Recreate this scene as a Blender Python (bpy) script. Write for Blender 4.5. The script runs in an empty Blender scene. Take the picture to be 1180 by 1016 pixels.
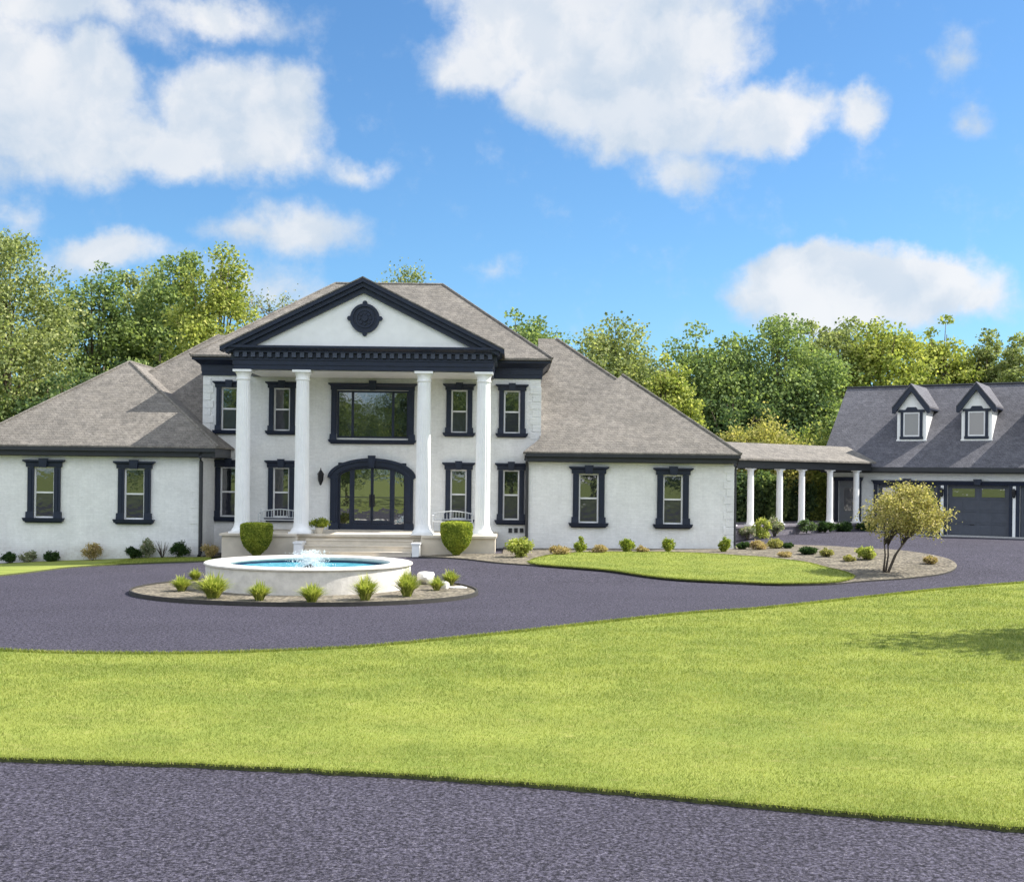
import bpy, math, random
import numpy as np
from mathutils import Vector, Matrix
from mathutils.geometry import delaunay_2d_cdt
R = math.radians
PI = math.pi
sc = bpy.context.scene
COL = sc.collection
rng = np.random.default_rng(7)
random.seed(7)

# ------------------------------------------------------------------ camera
F, HZ, ROLL, CAMZ = 1400.0, 550.0, 0.0115, 3.0
cd = bpy.data.cameras.new('camera')
cam = bpy.data.objects.new('camera', cd)
COL.objects.link(cam)
cd.sensor_width = 36.0
cd.lens = 36.0 * F / 1180.0
cd.shift_y = (HZ - 508.0) / 1180.0
cd.clip_start = 0.1
cd.clip_end = 6000
cam.matrix_world = Matrix.Translation((0, 0, CAMZ)) @ Matrix.Rotation(PI / 2, 4, 'X') @ Matrix.Rotation(ROLL, 4, 'Z')
sc.camera = cam

# ------------------------------------------------------------------ light
SUN_AZ = R(12)          # towards +X, this much behind the house front
SUN_EL = R(45)
SUN_DIR = Vector((math.cos(SUN_EL) * math.cos(SUN_AZ), math.cos(SUN_EL) * math.sin(SUN_AZ), math.sin(SUN_EL)))
sd = bpy.data.lights.new('sun', 'SUN')
sd.energy = 4.2
sd.angle = R(0.5)
sd.color = (1.0, 0.95, 0.86)
sun = bpy.data.objects.new('sun', sd)
COL.objects.link(sun)
sun.rotation_euler = SUN_DIR.to_track_quat('Z', 'Y').to_euler()
vs = sc.view_settings
vs.view_transform = 'Standard'
vs.look = 'None'
vs.gamma = 1
vs.exposure = 1.15

# ------------------------------------------------------------------ node helpers
class NT:
    def __init__(s, tree):
        s.t = tree
        s.n = tree.nodes
        s.l = tree.links
    def new(s, typ, **kw):
        n = s.n.new(typ)
        for k, v in kw.items():
            setattr(n, k, v)
        return n
    def put(s, sock, v):
        if isinstance(v, bpy.types.NodeSocket):
            s.l.new(v, sock)
        elif v is not None:
            sock.default_value = v
    def math(s, op, a, b=None, c=None, clamp=False):
        n = s.new('ShaderNodeMath', operation=op, use_clamp=clamp)
        s.put(n.inputs[0], a)
        s.put(n.inputs[1], b)
        s.put(n.inputs[2], c)
        return n.outputs[0]
    def vec(s, op, a, b=None, out=0):
        n = s.new('ShaderNodeVectorMath', operation=op)
        s.put(n.inputs[0], a)
        if op == 'SCALE':
            s.put(n.inputs[3], b)
        else:
            s.put(n.inputs[1], b)
        return n.outputs[out]
    def noise(s, vec, scale, detail=3, rough=0.55, out='Fac', lac=2.0):
        n = s.new('ShaderNodeTexNoise')
        s.put(n.inputs['Vector'], vec)
        n.inputs['Scale'].default_value = scale
        n.inputs['Detail'].default_value = detail
        n.inputs['Roughness'].default_value = rough
        return n.outputs[out]
    def mix(s, f, a, b, blend='MIX'):
        n = s.new('ShaderNodeMix', data_type='RGBA', blend_type=blend)
        s.put(n.inputs[0], f)
        s.put(n.inputs[6], a)
        s.put(n.inputs[7], b)
        return n.outputs[2]
    def ramp(s, f, lo, hi, a=0.0, b=1.0, interp='SMOOTHSTEP'):
        n = s.new('ShaderNodeMapRange', interpolation_type=interp)
        s.put(n.inputs[0], f)
        n.inputs[1].default_value = lo
        n.inputs[2].default_value = hi
        n.inputs[3].default_value = a
        n.inputs[4].default_value = b
        return n.outputs[0]

def rgba(c):
    return (c[0], c[1], c[2], 1.0)

# ------------------------------------------------------------------ sky with clouds
world = bpy.data.worlds.new('World')
sc.world = world
world.use_nodes = True
W = NT(world.node_tree)
W.n.clear()
sky = W.new('ShaderNodeTexSky', sky_type='NISHITA')
sky.sun_disc = False
sky.sun_elevation = SUN_EL
sky.sun_rotation = PI / 2 - SUN_AZ
sky.air_density = 1.0
sky.dust_density = 0.4
sky.ozone_density = 2.5
hs = W.new('ShaderNodeHueSaturation')
hs.inputs['Saturation'].default_value = 1.0
W.l.new(W.vec('MULTIPLY', sky.outputs[0], (.455, .67, .82)), hs.inputs['Color'])
tc = W.new('ShaderNodeTexCoord')
sx = W.new('ShaderNodeSeparateXYZ')
W.l.new(tc.outputs['Generated'], sx.inputs[0])
az = W.math('ARCTAN2', sx.outputs[0], sx.outputs[1])
el = W.math('ARCSINE', sx.outputs[2])
cp = W.new('ShaderNodeCombineXYZ')
W.l.new(az, cp.inputs[0]); W.l.new(el, cp.inputs[1])
P = cp.outputs[0]
nd = W.noise(P, 9.0, 6, 0.6, 'Color')
off = W.vec('SCALE', W.vec('SUBTRACT', nd, (0.5, 0.5, 0.5)), 0.075)
PD = W.vec('ADD', P, off)

def direction(px, py):
    dx, dy = px - 590, py - HZ
    x, y = dx + ROLL * dy, dy - ROLL * dx
    v = Vector((x, F, -y)).normalized()
    return math.atan2(v.x, v.y), math.asin(v.z)

# cumulus clouds: bearing and height of each puff, its half width and half height, softness
puffs = [
    (40, 8, 170, 36, .62), (240, 6, 140, 26, .5), (50, 125, 135, 78, .95), (105, 85, 62, 42, .85), (280, 126, 106, 72, 1.15), (200, 160, 110, 42, .8),
    (328, 112, 50, 52, .9), (-60, 90, 120, 110, 1.0), (300, 170, 80, 34, .6), (-150, 60, 120, 90, 1.0),
    (620, 25, 120, 62, .9), (760, 45, 120, 70, .9), (660, 100, 105, 55, 1.0), (560, 60, 78, 48, .75), (750, 128, 120, 58, .95), (800, 185, 66, 40, .5),
    (880, 132, 85, 40, .8), (985, 136, 38, 30, .65), (830, 40, 60, 60, .7), (700, -40, 220, 70, 1.0),
    (345, 265, 85, 42, .58), (300, 272, 60, 28, .5), (15, 245, 45, 28, .32),
    (985, 338, 150, 50, 1.25), (925, 322, 70, 46, 1.2), (1060, 332, 80, 44, 1.1), (1130, 350, 60, 30, .45),
    (130, 292, 95, 24, .6), (310, 340, 80, 40, .36), (1096, 60, 28, 34, .38), (1118, 155, 32, 20, .32), (410, 190, 45, 20, .35),
    (570, 305, 50, 18, .25),
]
dens = None
for (px, py, rx, ry, wgt) in puffs:
    a, e = direction(px, py)
    d = W.vec('SUBTRACT', PD, (a, e, 0))
    d = W.vec('MULTIPLY', d, (F / rx, F / ry, 0))
    l = W.vec('LENGTH', d, out=1)
    v = W.math('MULTIPLY', W.math('SUBTRACT', 1.15, l), wgt)
    if dens is None:
        dens = v
    else:
        dens = W.math('SMOOTH_MAX', dens, v, 0.12)
# unseen clouds added over the rest of the sky to light the shaded facades
far = W.ramp(W.noise(tc.outputs['Generated'], 2.2, 5, 0.6), .36, .60, -0.2, 0.9)
side = W.ramp(sx.outputs[1], 0.60, 0.25)
dens = W.math('MAXIMUM', dens, W.math('SUBTRACT', W.math('MULTIPLY', far, side), 0.02))
fine = W.noise(P, 26.0, 8, 0.62)
dens2 = W.math('ADD', dens, W.math('MULTIPLY', W.math('SUBTRACT', fine, .5), .80))
alpha = W.ramp(dens2, 0.0, 0.52)
alpha = W.math('MULTIPLY', alpha, 0.94)
# billows: light tops, blue-grey bellies
lit = W.noise(W.vec('ADD', PD, (0.02, 0.03, 0)), 15.0, 6, 0.55)
lit0 = W.noise(PD, 15.0, 6, 0.55)
grad = W.math('SUBTRACT', lit0, lit)
sh = W.ramp(W.math('ADD', W.math('MULTIPLY', grad, 1.6), W.math('MULTIPLY', W.math('SUBTRACT', dens2, 0.55), 0.25)), -0.26, 0.26)
big = W.ramp(W.noise(W.vec('ADD', P, (.31, .12, 0)), 6.0, 3, 0.5), .36, .58)
sh = W.math('MULTIPLY', W.math('ADD', sh, W.math('MULTIPLY', big, .9)), .55, clamp=True)
ccol = W.mix(sh, (0.62, 0.73, 0.86, 1), (0.97, 0.98, 1.0, 1))
bg1 = W.new('ShaderNodeBackground')
W.l.new(hs.outputs[0], bg1.inputs[0])
bg1.inputs[1].default_value = 0.095
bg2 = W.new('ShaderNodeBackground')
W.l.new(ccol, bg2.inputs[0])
# clouds behind the camera are brightened as added fill for the house front
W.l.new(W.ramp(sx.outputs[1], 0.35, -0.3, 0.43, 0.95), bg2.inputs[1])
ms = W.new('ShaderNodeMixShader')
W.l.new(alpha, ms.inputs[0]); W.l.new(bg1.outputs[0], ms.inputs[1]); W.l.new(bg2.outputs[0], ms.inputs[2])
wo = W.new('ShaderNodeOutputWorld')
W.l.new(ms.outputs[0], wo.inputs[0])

# ------------------------------------------------------------------ terrain and picture-to-ground survey
def sstep(t):
    t = np.clip(t, 0, 1)
    return t * t * (3 - 2 * t)
GX = [-60, -20, -11.3, -9, -5, 0, 8, 14, 20, 60]
GZ = [-.6, -.45, -.07, .10, .15, .27, .33, .50, .60, .60]
def tz(x, y):
    t = sstep((np.asarray(y, float) - 34) / 10.0)
    z = t * np.interp(x, GX, GZ)
    u = sstep((np.asarray(y, float) - 46) / 6.0) * sstep((np.asarray(x, float) - 8) / 2) * sstep((19 - np.asarray(x, float)) / 3)
    return z + 0.24 * u
def unroll(px, py):
    dx, dy = px - 590, py - HZ
    return (dx + ROLL * dy) / F, (dy - ROLL * dx) / F
def G(px, py):
    u, v = unroll(px, py)
    lo, hi = 1.0, 400.0
    for _ in range(60):
        Y = (lo + hi) / 2
        if CAMZ - v * Y > float(tz(u * Y, Y)): lo = Y
        else: hi = Y
    return (u * Y, Y)
def AT(px, py, Y):
    u, v = unroll(px, py)
    return Vector((u * Y, Y, CAMZ - v * Y))
def spline(pts, n=6):
    P_ = [Vector((p[0], p[1])) for p in pts]
    out = []
    for i in range(len(P_) - 1):
        a, b = P_[i], P_[i + 1]
        p0 = P_[i - 1] if i else a * 2 - b
        p3 = P_[i + 2] if i + 2 < len(P_) else b * 2 - a
        for k in range(n):
            t = k / n
            out.append(0.5 * ((2 * a) + (b - p0) * t + (2 * p0 - 5 * a + 4 * b - p3) * t * t + (3 * a - 3 * b + p3 - p0) * t ** 3))
    out.append(P_[-1])
    return [(p.x, p.y) for p in out]

# ------------------------------------------------------------------ mesh helpers
def tag(o, label=None, cat=None, group=None, kind=None):
    if label: o['label'] = label
    if cat: o['category'] = cat
    if group: o['group'] = group
    if kind: o['kind'] = kind
    return o
def empty(name, loc, rz=0.0):
    o = bpy.data.objects.new(name, None)
    o.empty_display_size = 0.3
    COL.objects.link(o)
    o.location = loc
    o.rotation_euler = (0, 0, rz)
    return o
def link(name, me, mat, parent=None, loc=None, smooth=False):
    o = bpy.data.objects.new(name, me)
    COL.objects.link(o)
    if mat is not None and not me.materials:
        me.materials.append(mat)
    if parent is not None: o.parent = parent
    if loc is not None: o.location = loc
    if smooth:
        me.polygons.foreach_set('use_smooth', [True] * len(me.polygons))
    return o
def np_mesh(name, co, faces):
    """co (n,3) array, faces (m,k) array"""
    me = bpy.data.meshes.new(name)
    m, k = faces.shape
    me.vertices.add(len(co)); me.loops.add(m * k); me.polygons.add(m)
    me.vertices.foreach_set('co', np.ascontiguousarray(co, dtype=np.float32).ravel())
    me.loops.foreach_set('vertex_index', np.ascontiguousarray(faces, dtype=np.int32).ravel())
    me.polygons.foreach_set('loop_start', np.arange(0, m * k, k, dtype=np.int32))
    me.update(calc_edges=True)
    return me
class MB:
    def __init__(s):
        s.v = []; s.f = []
    def add(s, vs, fs):
        b = len(s.v)
        s.v += [tuple(v) for v in vs]
        s.f += [tuple(b + i for i in f) for f in fs]
        return s
    def box(s, x0, x1, y0, y1, z0, z1, tx=0.0, ty=0.0):
        """tx, ty: widening of the top on each side"""
        v = [(x0, y0, z0), (x1, y0, z0), (x1, y1, z0), (x0, y1, z0),
             (x0 - tx, y0 - ty, z1), (x1 + tx, y0 - ty, z1), (x1 + tx, y1 + ty, z1), (x0 - tx, y1 + ty, z1)]
        return s.add(v, [(3, 2, 1, 0), (4, 5, 6, 7), (0, 1, 5, 4), (1, 2, 6, 5), (2, 3, 7, 6), (3, 0, 4, 7)])
    def extr_y(s, poly, y0, y1):
        """poly: list of (x,z), counter-clockwise seen from the front (-y)"""
        n = len(poly)
        v = [(x, y0, z) for x, z in poly] + [(x, y1, z) for x, z in poly]
        f = [tuple(range(n)), tuple(reversed(range(n, 2 * n)))]
        f += [(i, i + n, (i + 1) % n + n, (i + 1) % n) for i in range(n)]
        return s.add(v, f)
    def extr_x(s, poly, x0, x1):
        """poly: list of (y,z)"""
        n = len(poly)
        v = [(x0, y, z) for y, z in poly] + [(x1, y, z) for y, z in poly]
        f = [tuple(reversed(range(n))), tuple(range(n, 2 * n))]
        f += [(i, (i + 1) % n, (i + 1) % n + n, i + n) for i in range(n)]
        return s.add(v, f)
    def lathe(s, prof, cx=0, cy=0, n=32, flute=0.0, nf=0):
        """prof: list of (r,z) from the bottom up"""
        b = len(s.v)
        for (r, z) in prof:
            for i in range(n):
                a = 2 * PI * i / n
                rr = r * (1 - flute * (0.5 - 0.5 * math.cos(a * nf))) if flute else r
                s.v.append((cx + rr * math.cos(a), cy + rr * math.sin(a), z))
        for k in range(len(prof) - 1):
            for i in range(n):
                j = (i + 1) % n
                s.f.append((b + k * n + i, b + k * n + j, b + (k + 1) * n + j, b + (k + 1) * n + i))
        if prof[0][0] > 1e-4: s.f.append(tuple(b + i for i in reversed(range(n))))
        e = b + (len(prof) - 1) * n
        if prof[-1][0] > 1e-4: s.f.append(tuple(e + i for i in range(n)))
        return s
    def tube(s, pts, rad, n=7):
        b = len(s.v)
        pts = [Vector(p) for p in pts]
        for k, p in enumerate(pts):
            d = (pts[min(k + 1, len(pts) - 1)] - pts[max(k - 1, 0)]).normalized()
            a = d.orthogonal().normalized() if abs(d.z) < .95 else (Vector((1, 0, 0)) - d * d.x).normalized()
            c = d.cross(a)
            r = rad[k] if isinstance(rad, (list, tuple)) else rad
            for i in range(n):
                t = 2 * PI * i / n
                s.v.append(tuple(p + a * (r * math.cos(t)) + c * (r * math.sin(t))))
        for k in range(len(pts) - 1):
            for i in range(n):
                j = (i + 1) % n
                s.f.append((b + k * n + i, b + k * n + j, b + (k + 1) * n + j, b + (k + 1) * n + i))
        s.f.append(tuple(b + i for i in reversed(range(n))))
        e = b + (len(pts) - 1) * n
        s.f.append(tuple(e + i for i in range(n)))
        return s
    def build(s, name, mat, parent=None, origin=None, loc=None, smooth=False, bevel=0.0):
        me = bpy.data.meshes.new(name)
        v = s.v
        if origin is not None:
            v = [(x - origin[0], y - origin[1], z - origin[2]) for x, y, z in v]
        me.from_pydata(v, [], s.f)
        me.update()
        o = link(name, me, mat, parent, loc, smooth)
        if bevel:
            m = o.modifiers.new('bevel', 'BEVEL'); m.width = bevel; m.segments = 2; m.limit_method = 'ANGLE'
        return o

# ------------------------------------------------------------------ materials
def new_mat(name):
    m = bpy.data.materials.new(name)
    m.use_nodes = True
    t = NT(m.node_tree)
    t.n.clear()
    out = t.new('ShaderNodeOutputMaterial')
    b = t.new('ShaderNodeBsdfPrincipled')
    t.l.new(b.outputs[0], out.inputs[0])
    return m, t, b, out
def simple(name, col, rough=0.6, var=0.12, scale=3.0, bump=0.0, bscale=40, spec=0.5, metal=0):
    m, t, b, out = new_mat(name)
    c = t.new('ShaderNodeTexCoord').outputs['Object']
    n = t.noise(c, scale, 5, .6)
    f = t.ramp(n, .3, .7, 1 - var, 1 + var, 'LINEAR')
    v = t.vec('SCALE', tuple(col), f)
    t.l.new(v, b.inputs['Base Color'])
    b.inputs['Roughness'].default_value = rough
    b.inputs['Specular IOR Level'].default_value = spec
    b.inputs['Metallic'].default_value = metal
    if bump:
        bn = t.new('ShaderNodeBump'); bn.inputs['Strength'].default_value = bump; bn.inputs['Distance'].default_value = .02
        t.l.new(t.noise(c, bscale, 4, .6), bn.inputs['Height']); t.l.new(bn.outputs[0], b.inputs['Normal'])
    return m
def wall_coord(t):
    """(along the wall, height, 0) for any axis-aligned wall"""
    c = t.new('ShaderNodeTexCoord').outputs['Object']
    s = t.new('ShaderNodeSeparateXYZ'); t.l.new(c, s.inputs[0])
    cb = t.new('ShaderNodeCombineXYZ')
    t.l.new(t.math('ADD', s.outputs[0], s.outputs[1]), cb.inputs[0]); t.l.new(s.outputs[2], cb.inputs[1])
    return c, cb.outputs[0], s
def brick_mat(name, col, mortar=.9, bump=.5):
    m, t, b, out = new_mat(name)
    c, wc, s = wall_coord(t)
    br = t.new('ShaderNodeTexBrick')
    t.l.new(wc, br.inputs['Vector'])
    br.inputs['Scale'].default_value = 1
    br.inputs['Brick Width'].default_value = .22
    br.inputs['Row Height'].default_value = .075
    br.inputs['Mortar Size'].default_value = .006
    br.inputs['Mortar Smooth'].default_value = .3
    br.inputs['Color1'].default_value = rgba(col)
    br.inputs['Color2'].default_value = rgba([x * .93 for x in col])
    br.inputs['Mortar'].default_value = rgba([x * mortar for x in col])
    n = t.noise(c, 1.1, 6, .65)
    n2 = t.noise(c, 12, 4, .6)
    n3 = t.noise(t.vec('MULTIPLY', c, (3.2, 3.2, .35)), 1.6, 5, .7)
    f = t.math('MULTIPLY', t.ramp(n, .3, .7, .91, 1.05, 'LINEAR'), t.math('MULTIPLY', t.ramp(n2, .3, .7, .95, 1.04, 'LINEAR'), t.ramp(n3, .35, .65, .96, 1.02, 'LINEAR')))
    v = t.vec('SCALE', br.outputs['Color'], f)
    # splashed soil near the foot of the wall
    foot = t.math('MULTIPLY', t.ramp(t.math('ADD', s.outputs[2], t.math('MULTIPLY', n, .5)), .25, .75, .5, 0), t.ramp(n2, .35, .7, .3, 1))
    v = t.mix(foot, v, (.42, .38, .34, 1))
    t.l.new(v, b.inputs['Base Color'])
    b.inputs['Roughness'].default_value = .65
    bn = t.new('ShaderNodeBump'); bn.inputs['Strength'].default_value = bump; bn.inputs['Distance'].default_value = .01
    h = t.math('ADD', t.math('MULTIPLY', br.outputs['Fac'], -1.0), t.math('MULTIPLY', t.noise(c, 60, 3), .5))
    t.l.new(h, bn.inputs['Height']); t.l.new(bn.outputs[0], b.inputs['Normal'])
    return m
def shingle_mat(name, c1, c2, c3):
    m, t, b, out = new_mat(name)
    c, wc, s = wall_coord(t)
    mp = t.vec('MULTIPLY', wc, (1, 1.55, 1))
    br = t.new('ShaderNodeTexBrick')
    t.l.new(mp, br.inputs['Vector'])
    br.inputs['Scale'].default_value = 1
    br.inputs['Brick Width'].default_value = .33
    br.inputs['Row Height'].default_value = .145
    br.inputs['Mortar Size'].default_value = .006
    br.inputs['Color1'].default_value = rgba(c1)
    br.inputs['Color2'].default_value = rgba(c2)
    br.inputs['Mortar'].default_value = rgba([x * .45 for x in c2])
    n = t.noise(c, 4.0, 6, .7)
    v = t.mix(t.ramp(n, .42, .68, 0, .7), br.outputs['Color'], rgba(c3))
    n2 = t.noise(c, .5, 4, .6)
    v = t.vec('SCALE', v, t.ramp(n2, .3, .7, .87, 1.12, 'LINEAR'))
    n3 = t.noise(c, 22, 3, .7)
    v = t.vec('SCALE', v, t.ramp(n3, .3, .7, .66, 1.34, 'LINEAR'))
    t.l.new(v, b.inputs['Base Color'])
    b.inputs['Roughness'].default_value = .9
    bn = t.new('ShaderNodeBump'); bn.inputs['Strength'].default_value = .8; bn.inputs['Distance'].default_value = .02
    h = t.math('ADD', t.math('MULTIPLY', br.outputs['Fac'], -1.0), n3)
    t.l.new(h, bn.inputs['Height']); t.l.new(bn.outputs[0], b.inputs['Normal'])
    return m
def asphalt_mat():
    m, t, b, out = new_mat('asphalt')
    c = t.new('ShaderNodeTexCoord').outputs['Object']
    f = t.noise(c, 30, 3, .7)
    g = t.noise(c, 75, 2, .6)
    l = t.noise(c, .35, 5, .6)
    mm = t.noise(t.vec('MULTIPLY', c, (1, .42, 1)), 5.5, 5, .85)
    col = t.mix(t.ramp(f, .36, .66), (.018, .016, .025, 1), (.070, .065, .090, 1))
    col = t.mix(t.ramp(g, .58, .74, 0, .75), col, (.22, .205, .22, 1))
    col = t.vec('SCALE', col, t.math('MULTIPLY', t.ramp(l, .3, .7, .90, 1.12, 'LINEAR'), t.math('MULTIPLY', t.ramp(mm, .3, .7, .84, 1.16, 'LINEAR'), t.ramp(t.noise(c, 15, 2, .6), .34, .66, .56, 1.44, 'LINEAR'))))
    t.l.new(col, b.inputs['Base Color'])
    b.inputs['Roughness'].default_value = .92
    b.inputs['Specular IOR Level'].default_value = .2
    bn = t.new('ShaderNodeBump'); bn.inputs['Strength'].default_value = .7; bn.inputs['Distance'].default_value = .01
    t.l.new(t.math('ADD', f, g), bn.inputs['Height']); t.l.new(bn.outputs[0], b.inputs['Normal'])
    return m
def lawn_mat(name='lawn_grass', c1=(.17, .212, .043), c2=(.235, .267, .058), c3=(.31, .295, .10)):
    m, t, b, out = new_mat(name)
    c = t.new('ShaderNodeTexCoord').outputs['Object']
    l = t.noise(c, .45, 5, .6)
    k = t.noise(t.vec('MULTIPLY', c, (1, 3, 1)), 2.2, 5, .7)
    f = t.noise(c, 38, 4, .75)
    # faint mowing bands run across the lawn
    s = t.new('ShaderNodeSeparateXYZ'); t.l.new(c, s.inputs[0])
    wv = t.math('SINE', t.math('ADD', t.math('MULTIPLY', s.outputs[1], 3.6), t.math('MULTIPLY', l, 4)))
    col = t.mix(t.ramp(l, .35, .65), rgba(c1), rgba(c2))
    col = t.mix(t.ramp(k, .52, .72, 0, .6), col, rgba(c3))
    col = t.vec('SCALE', col, t.ramp(wv, -1, 1, .94, 1.05, 'LINEAR'))
    col = t.vec('SCALE', col, t.ramp(f, .3, .7, .72, 1.28, 'LINEAR'))
    t.l.new(col, b.inputs['Base Color'])
    b.inputs['Roughness'].default_value = .9
    b.inputs['Specular IOR Level'].default_value = .15
    bn = t.new('ShaderNodeBump'); bn.inputs['Strength'].default_value = .5; bn.inputs['Distance'].default_value = .02
    t.l.new(f, bn.inputs['Height']); t.l.new(bn.outputs[0], b.inputs['Normal'])
    return m
def leaf_mat(name, c1, c2, c3=None, trans=.4, nscale=.5, rough=.8):
    m, t, b, out = new_mat(name)
    g = t.new('ShaderNodeNewGeometry')
    c = t.new('ShaderNodeTexCoord').outputs['Object']
    n = t.noise(c, nscale, 3, .6)
    r = g.outputs['Random Per Island']
    col = t.mix(t.ramp(t.math('ADD', t.math('MULTIPLY', n, .75), t.math('MULTIPLY', r, .25)), .33, .67), rgba(c1), rgba(c2))
    if c3: col = t.mix(t.ramp(r, .78, .98, 0, .8), col, rgba(c3))
    col = t.vec('SCALE', col, t.ramp(r, 0, 1, .86, 1.20, 'LINEAR'))
    t.l.new(col, b.inputs['Base Color'])
    b.inputs['Roughness'].default_value = rough
    b.inputs['Specular IOR Level'].default_value = .1
    tr = t.new('ShaderNodeBsdfTranslucent')
    t.l.new(t.vec('MULTIPLY', col, (1.15, 1.2, .7)), tr.inputs[0])
    mx = t.new('ShaderNodeMixShader'); mx.inputs[0].default_value = trans
    t.l.new(b.outputs[0], mx.inputs[1]); t.l.new(tr.outputs[0], mx.inputs[2]); t.l.new(mx.outputs[0], out.inputs[0])
    return m
def gravel_mat(name='mulch'):
    m, t, b, out = new_mat(name)
    c = t.new('ShaderNodeTexCoord').outputs['Object']
    v = t.new('ShaderNodeTexVoronoi'); t.l.new(c, v.inputs['Vector']); v.inputs['Scale'].default_value = 11
    n = t.noise(c, 2.0, 5, .7)
    col = t.mix(t.ramp(n, .35, .65), (.115, .096, .07, 1), (.195, .168, .125, 1))
    s = t.new('ShaderNodeSeparateColor'); t.l.new(v.outputs['Color'], s.inputs[0])
    col = t.vec('SCALE', col, t.ramp(s.outputs[0], 0, 1, .55, 1.35, 'LINEAR'))
    col = t.mix(t.ramp(t.noise(c, 5, 4, .7), .56, .70, 0, .8), col, (.12, .11, .06, 1))
    t.l.new(col, b.inputs['Base Color'])
    b.inputs['Roughness'].default_value = .95
    bn = t.new('ShaderNodeBump'); bn.inputs['Strength'].default_value = 1; bn.inputs['Distance'].default_value = .04
    t.l.new(v.outputs['Distance'], bn.inputs['Height']); t.l.new(bn.outputs[0], b.inputs['Normal'])
    return m
def glass_mat(name, base, ior=2.1, rough=.02, wave=.03):
    m, t, b, out = new_mat(name)
    b.inputs['Base Color'].default_value = rgba(base)
    b.inputs['Roughness'].default_value = rough
    b.inputs['IOR'].default_value = ior
    c = t.new('ShaderNodeTexCoord').outputs['Object']
    bn = t.new('ShaderNodeBump'); bn.inputs['Strength'].default_value = wave; bn.inputs['Distance'].default_value = .05
    t.l.new(t.noise(c, 3.0, 2), bn.inputs['Height']); t.l.new(bn.outputs[0], b.inputs['Normal'])
    return m
def water_mat():
    m, t, b, out = new_mat('pool_water')
    c = t.new('ShaderNodeTexCoord').outputs['Object']
    n = t.noise(c, 5.5, 5, .65)
    col = t.mix(t.ramp(n, .40, .66), (.025, .19, .27, 1), (.12, .40, .48, 1))
    t.l.new(col, b.inputs['Base Color'])
    b.inputs['Roughness'].default_value = .3
    b.inputs['IOR'].default_value = 1.33
    b.inputs['Specular IOR Level'].default_value = .15
    bn = t.new('ShaderNodeBump'); bn.inputs['Strength'].default_value = .6; bn.inputs['Distance'].default_value = .06
    t.l.new(n, bn.inputs['Height']); t.l.new(bn.outputs[0], b.inputs['Normal'])
    return m

M_BRICK = brick_mat('white_painted_brick', (.80, .80, .80))
M_BENCH = simple('bench_paint', (.50, .52, .54), .5, .1)
M_WHITE = simple('white_paint', (.81, .81, .81), .5, .05, 2.5, .1)
M_SASH = simple('sash_paint', (.68, .68, .70), .4, .04)
M_TRIM = simple('navy_trim_paint', (.008, .014, .034), .42, .2, 4, .1, 30, .4)
M_DENT = simple('dentil_paint', (.035, .045, .075), .45, .2, 4)
M_FASCIA = simple('dark_fascia_paint', (.016, .018, .024), .45, .2, 4)
M_SHING = shingle_mat('shingle', (.178, .160, .140), (.132, .120, .108), (.235, .212, .188))
M_SHING2 = shingle_mat('garage_shingle', (.106, .104, .122), (.08, .079, .094), (.14, .137, .155))
M_ASPH = asphalt_mat()
M_LAWN = lawn_mat()
M_GROUND = lawn_mat('field_grass', (.12, .16, .035), (.18, .21, .05), (.22, .2, .08))
M_MULCH = gravel_mat()
M_GLASS = glass_mat('window_glass', (.012, .016, .020), 2.5)
M_SCREEN = glass_mat('screened_glass', (.030, .032, .046), 1.8, .035, .08)
M_DOORGLASS = glass_mat('door_glass', (.02, .022, .02), 3.2)
M_STONE = simple('limestone', (.62, .55, .45), .8, .1, 2.5, .25, 25)
M_CONC = simple('concrete', (.38, .38, .38), .85, .1, 2.0, .3, 30)
M_FOUNT = simple('fountain_render', (.60, .57, .53), .75, .15, 4.0, .3, 25)
M_TILE = simple('navy_pool_tile', (.018, .03, .075), .25, .3, 9)
M_WATER = water_mat()
M_FOAM = simple('white_water', (.85, .9, .93), .2, .02)
M_EDGE = simple('dark_edging', (.035, .032, .028), .8, .3, 6)
M_SOIL = simple('turf_side', (.075, .085, .028), .95, .4, 25, .4)
M_ROCK = simple('pale_rock', (.66, .64, .60), .85, .14, 5, .5, 12)
M_BARK = simple('bark', (.11, .085, .06), .95, .3, 6, .6, 15)
M_TWIG = simple('twig', (.07, .055, .045), .95, .3, 6)
M_GDOOR = simple('garage_door_paint', (.055, .063, .085), .5, .12, 3)
M_METAL = simple('dark_metal', (.02, .02, .024), .4, .1, 5, metal=.4)
M_PAVER = simple('paver_wall', (.16, .145, .17), .9, .25, 7, .4)

# ------------------------------------------------------------------ ground surfaces
def ground_grid():
    xs = np.concatenate([[-3000, -1200, -500, -200, -110, -70], np.arange(-45, 45.1, 1.5), [70, 110, 200, 500, 1200, 3000]])
    ys = np.concatenate([[-3000, -1000, -300, -120, -60, -30, -10, 5, 15, 25, 30], np.arange(33, 60.1, 1.0), [70, 90, 120, 200, 500, 1200, 3000]])
    X, Y = np.meshgrid(xs, ys)
    Z = tz(X, Y)
    co = np.stack([X.ravel(), Y.ravel(), Z.ravel() - .02], 1)
    nx = len(xs)
    i = np.arange(len(xs) - 1)[None, :] + np.arange(len(ys) - 1)[:, None] * nx
    f = np.stack([i, i + 1, i + nx + 1, i + nx], -1).reshape(-1, 4)
    o = link('ground', np_mesh('ground', co, f), M_GROUND)
    tag(o, kind='structure')
ground_grid()

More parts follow.
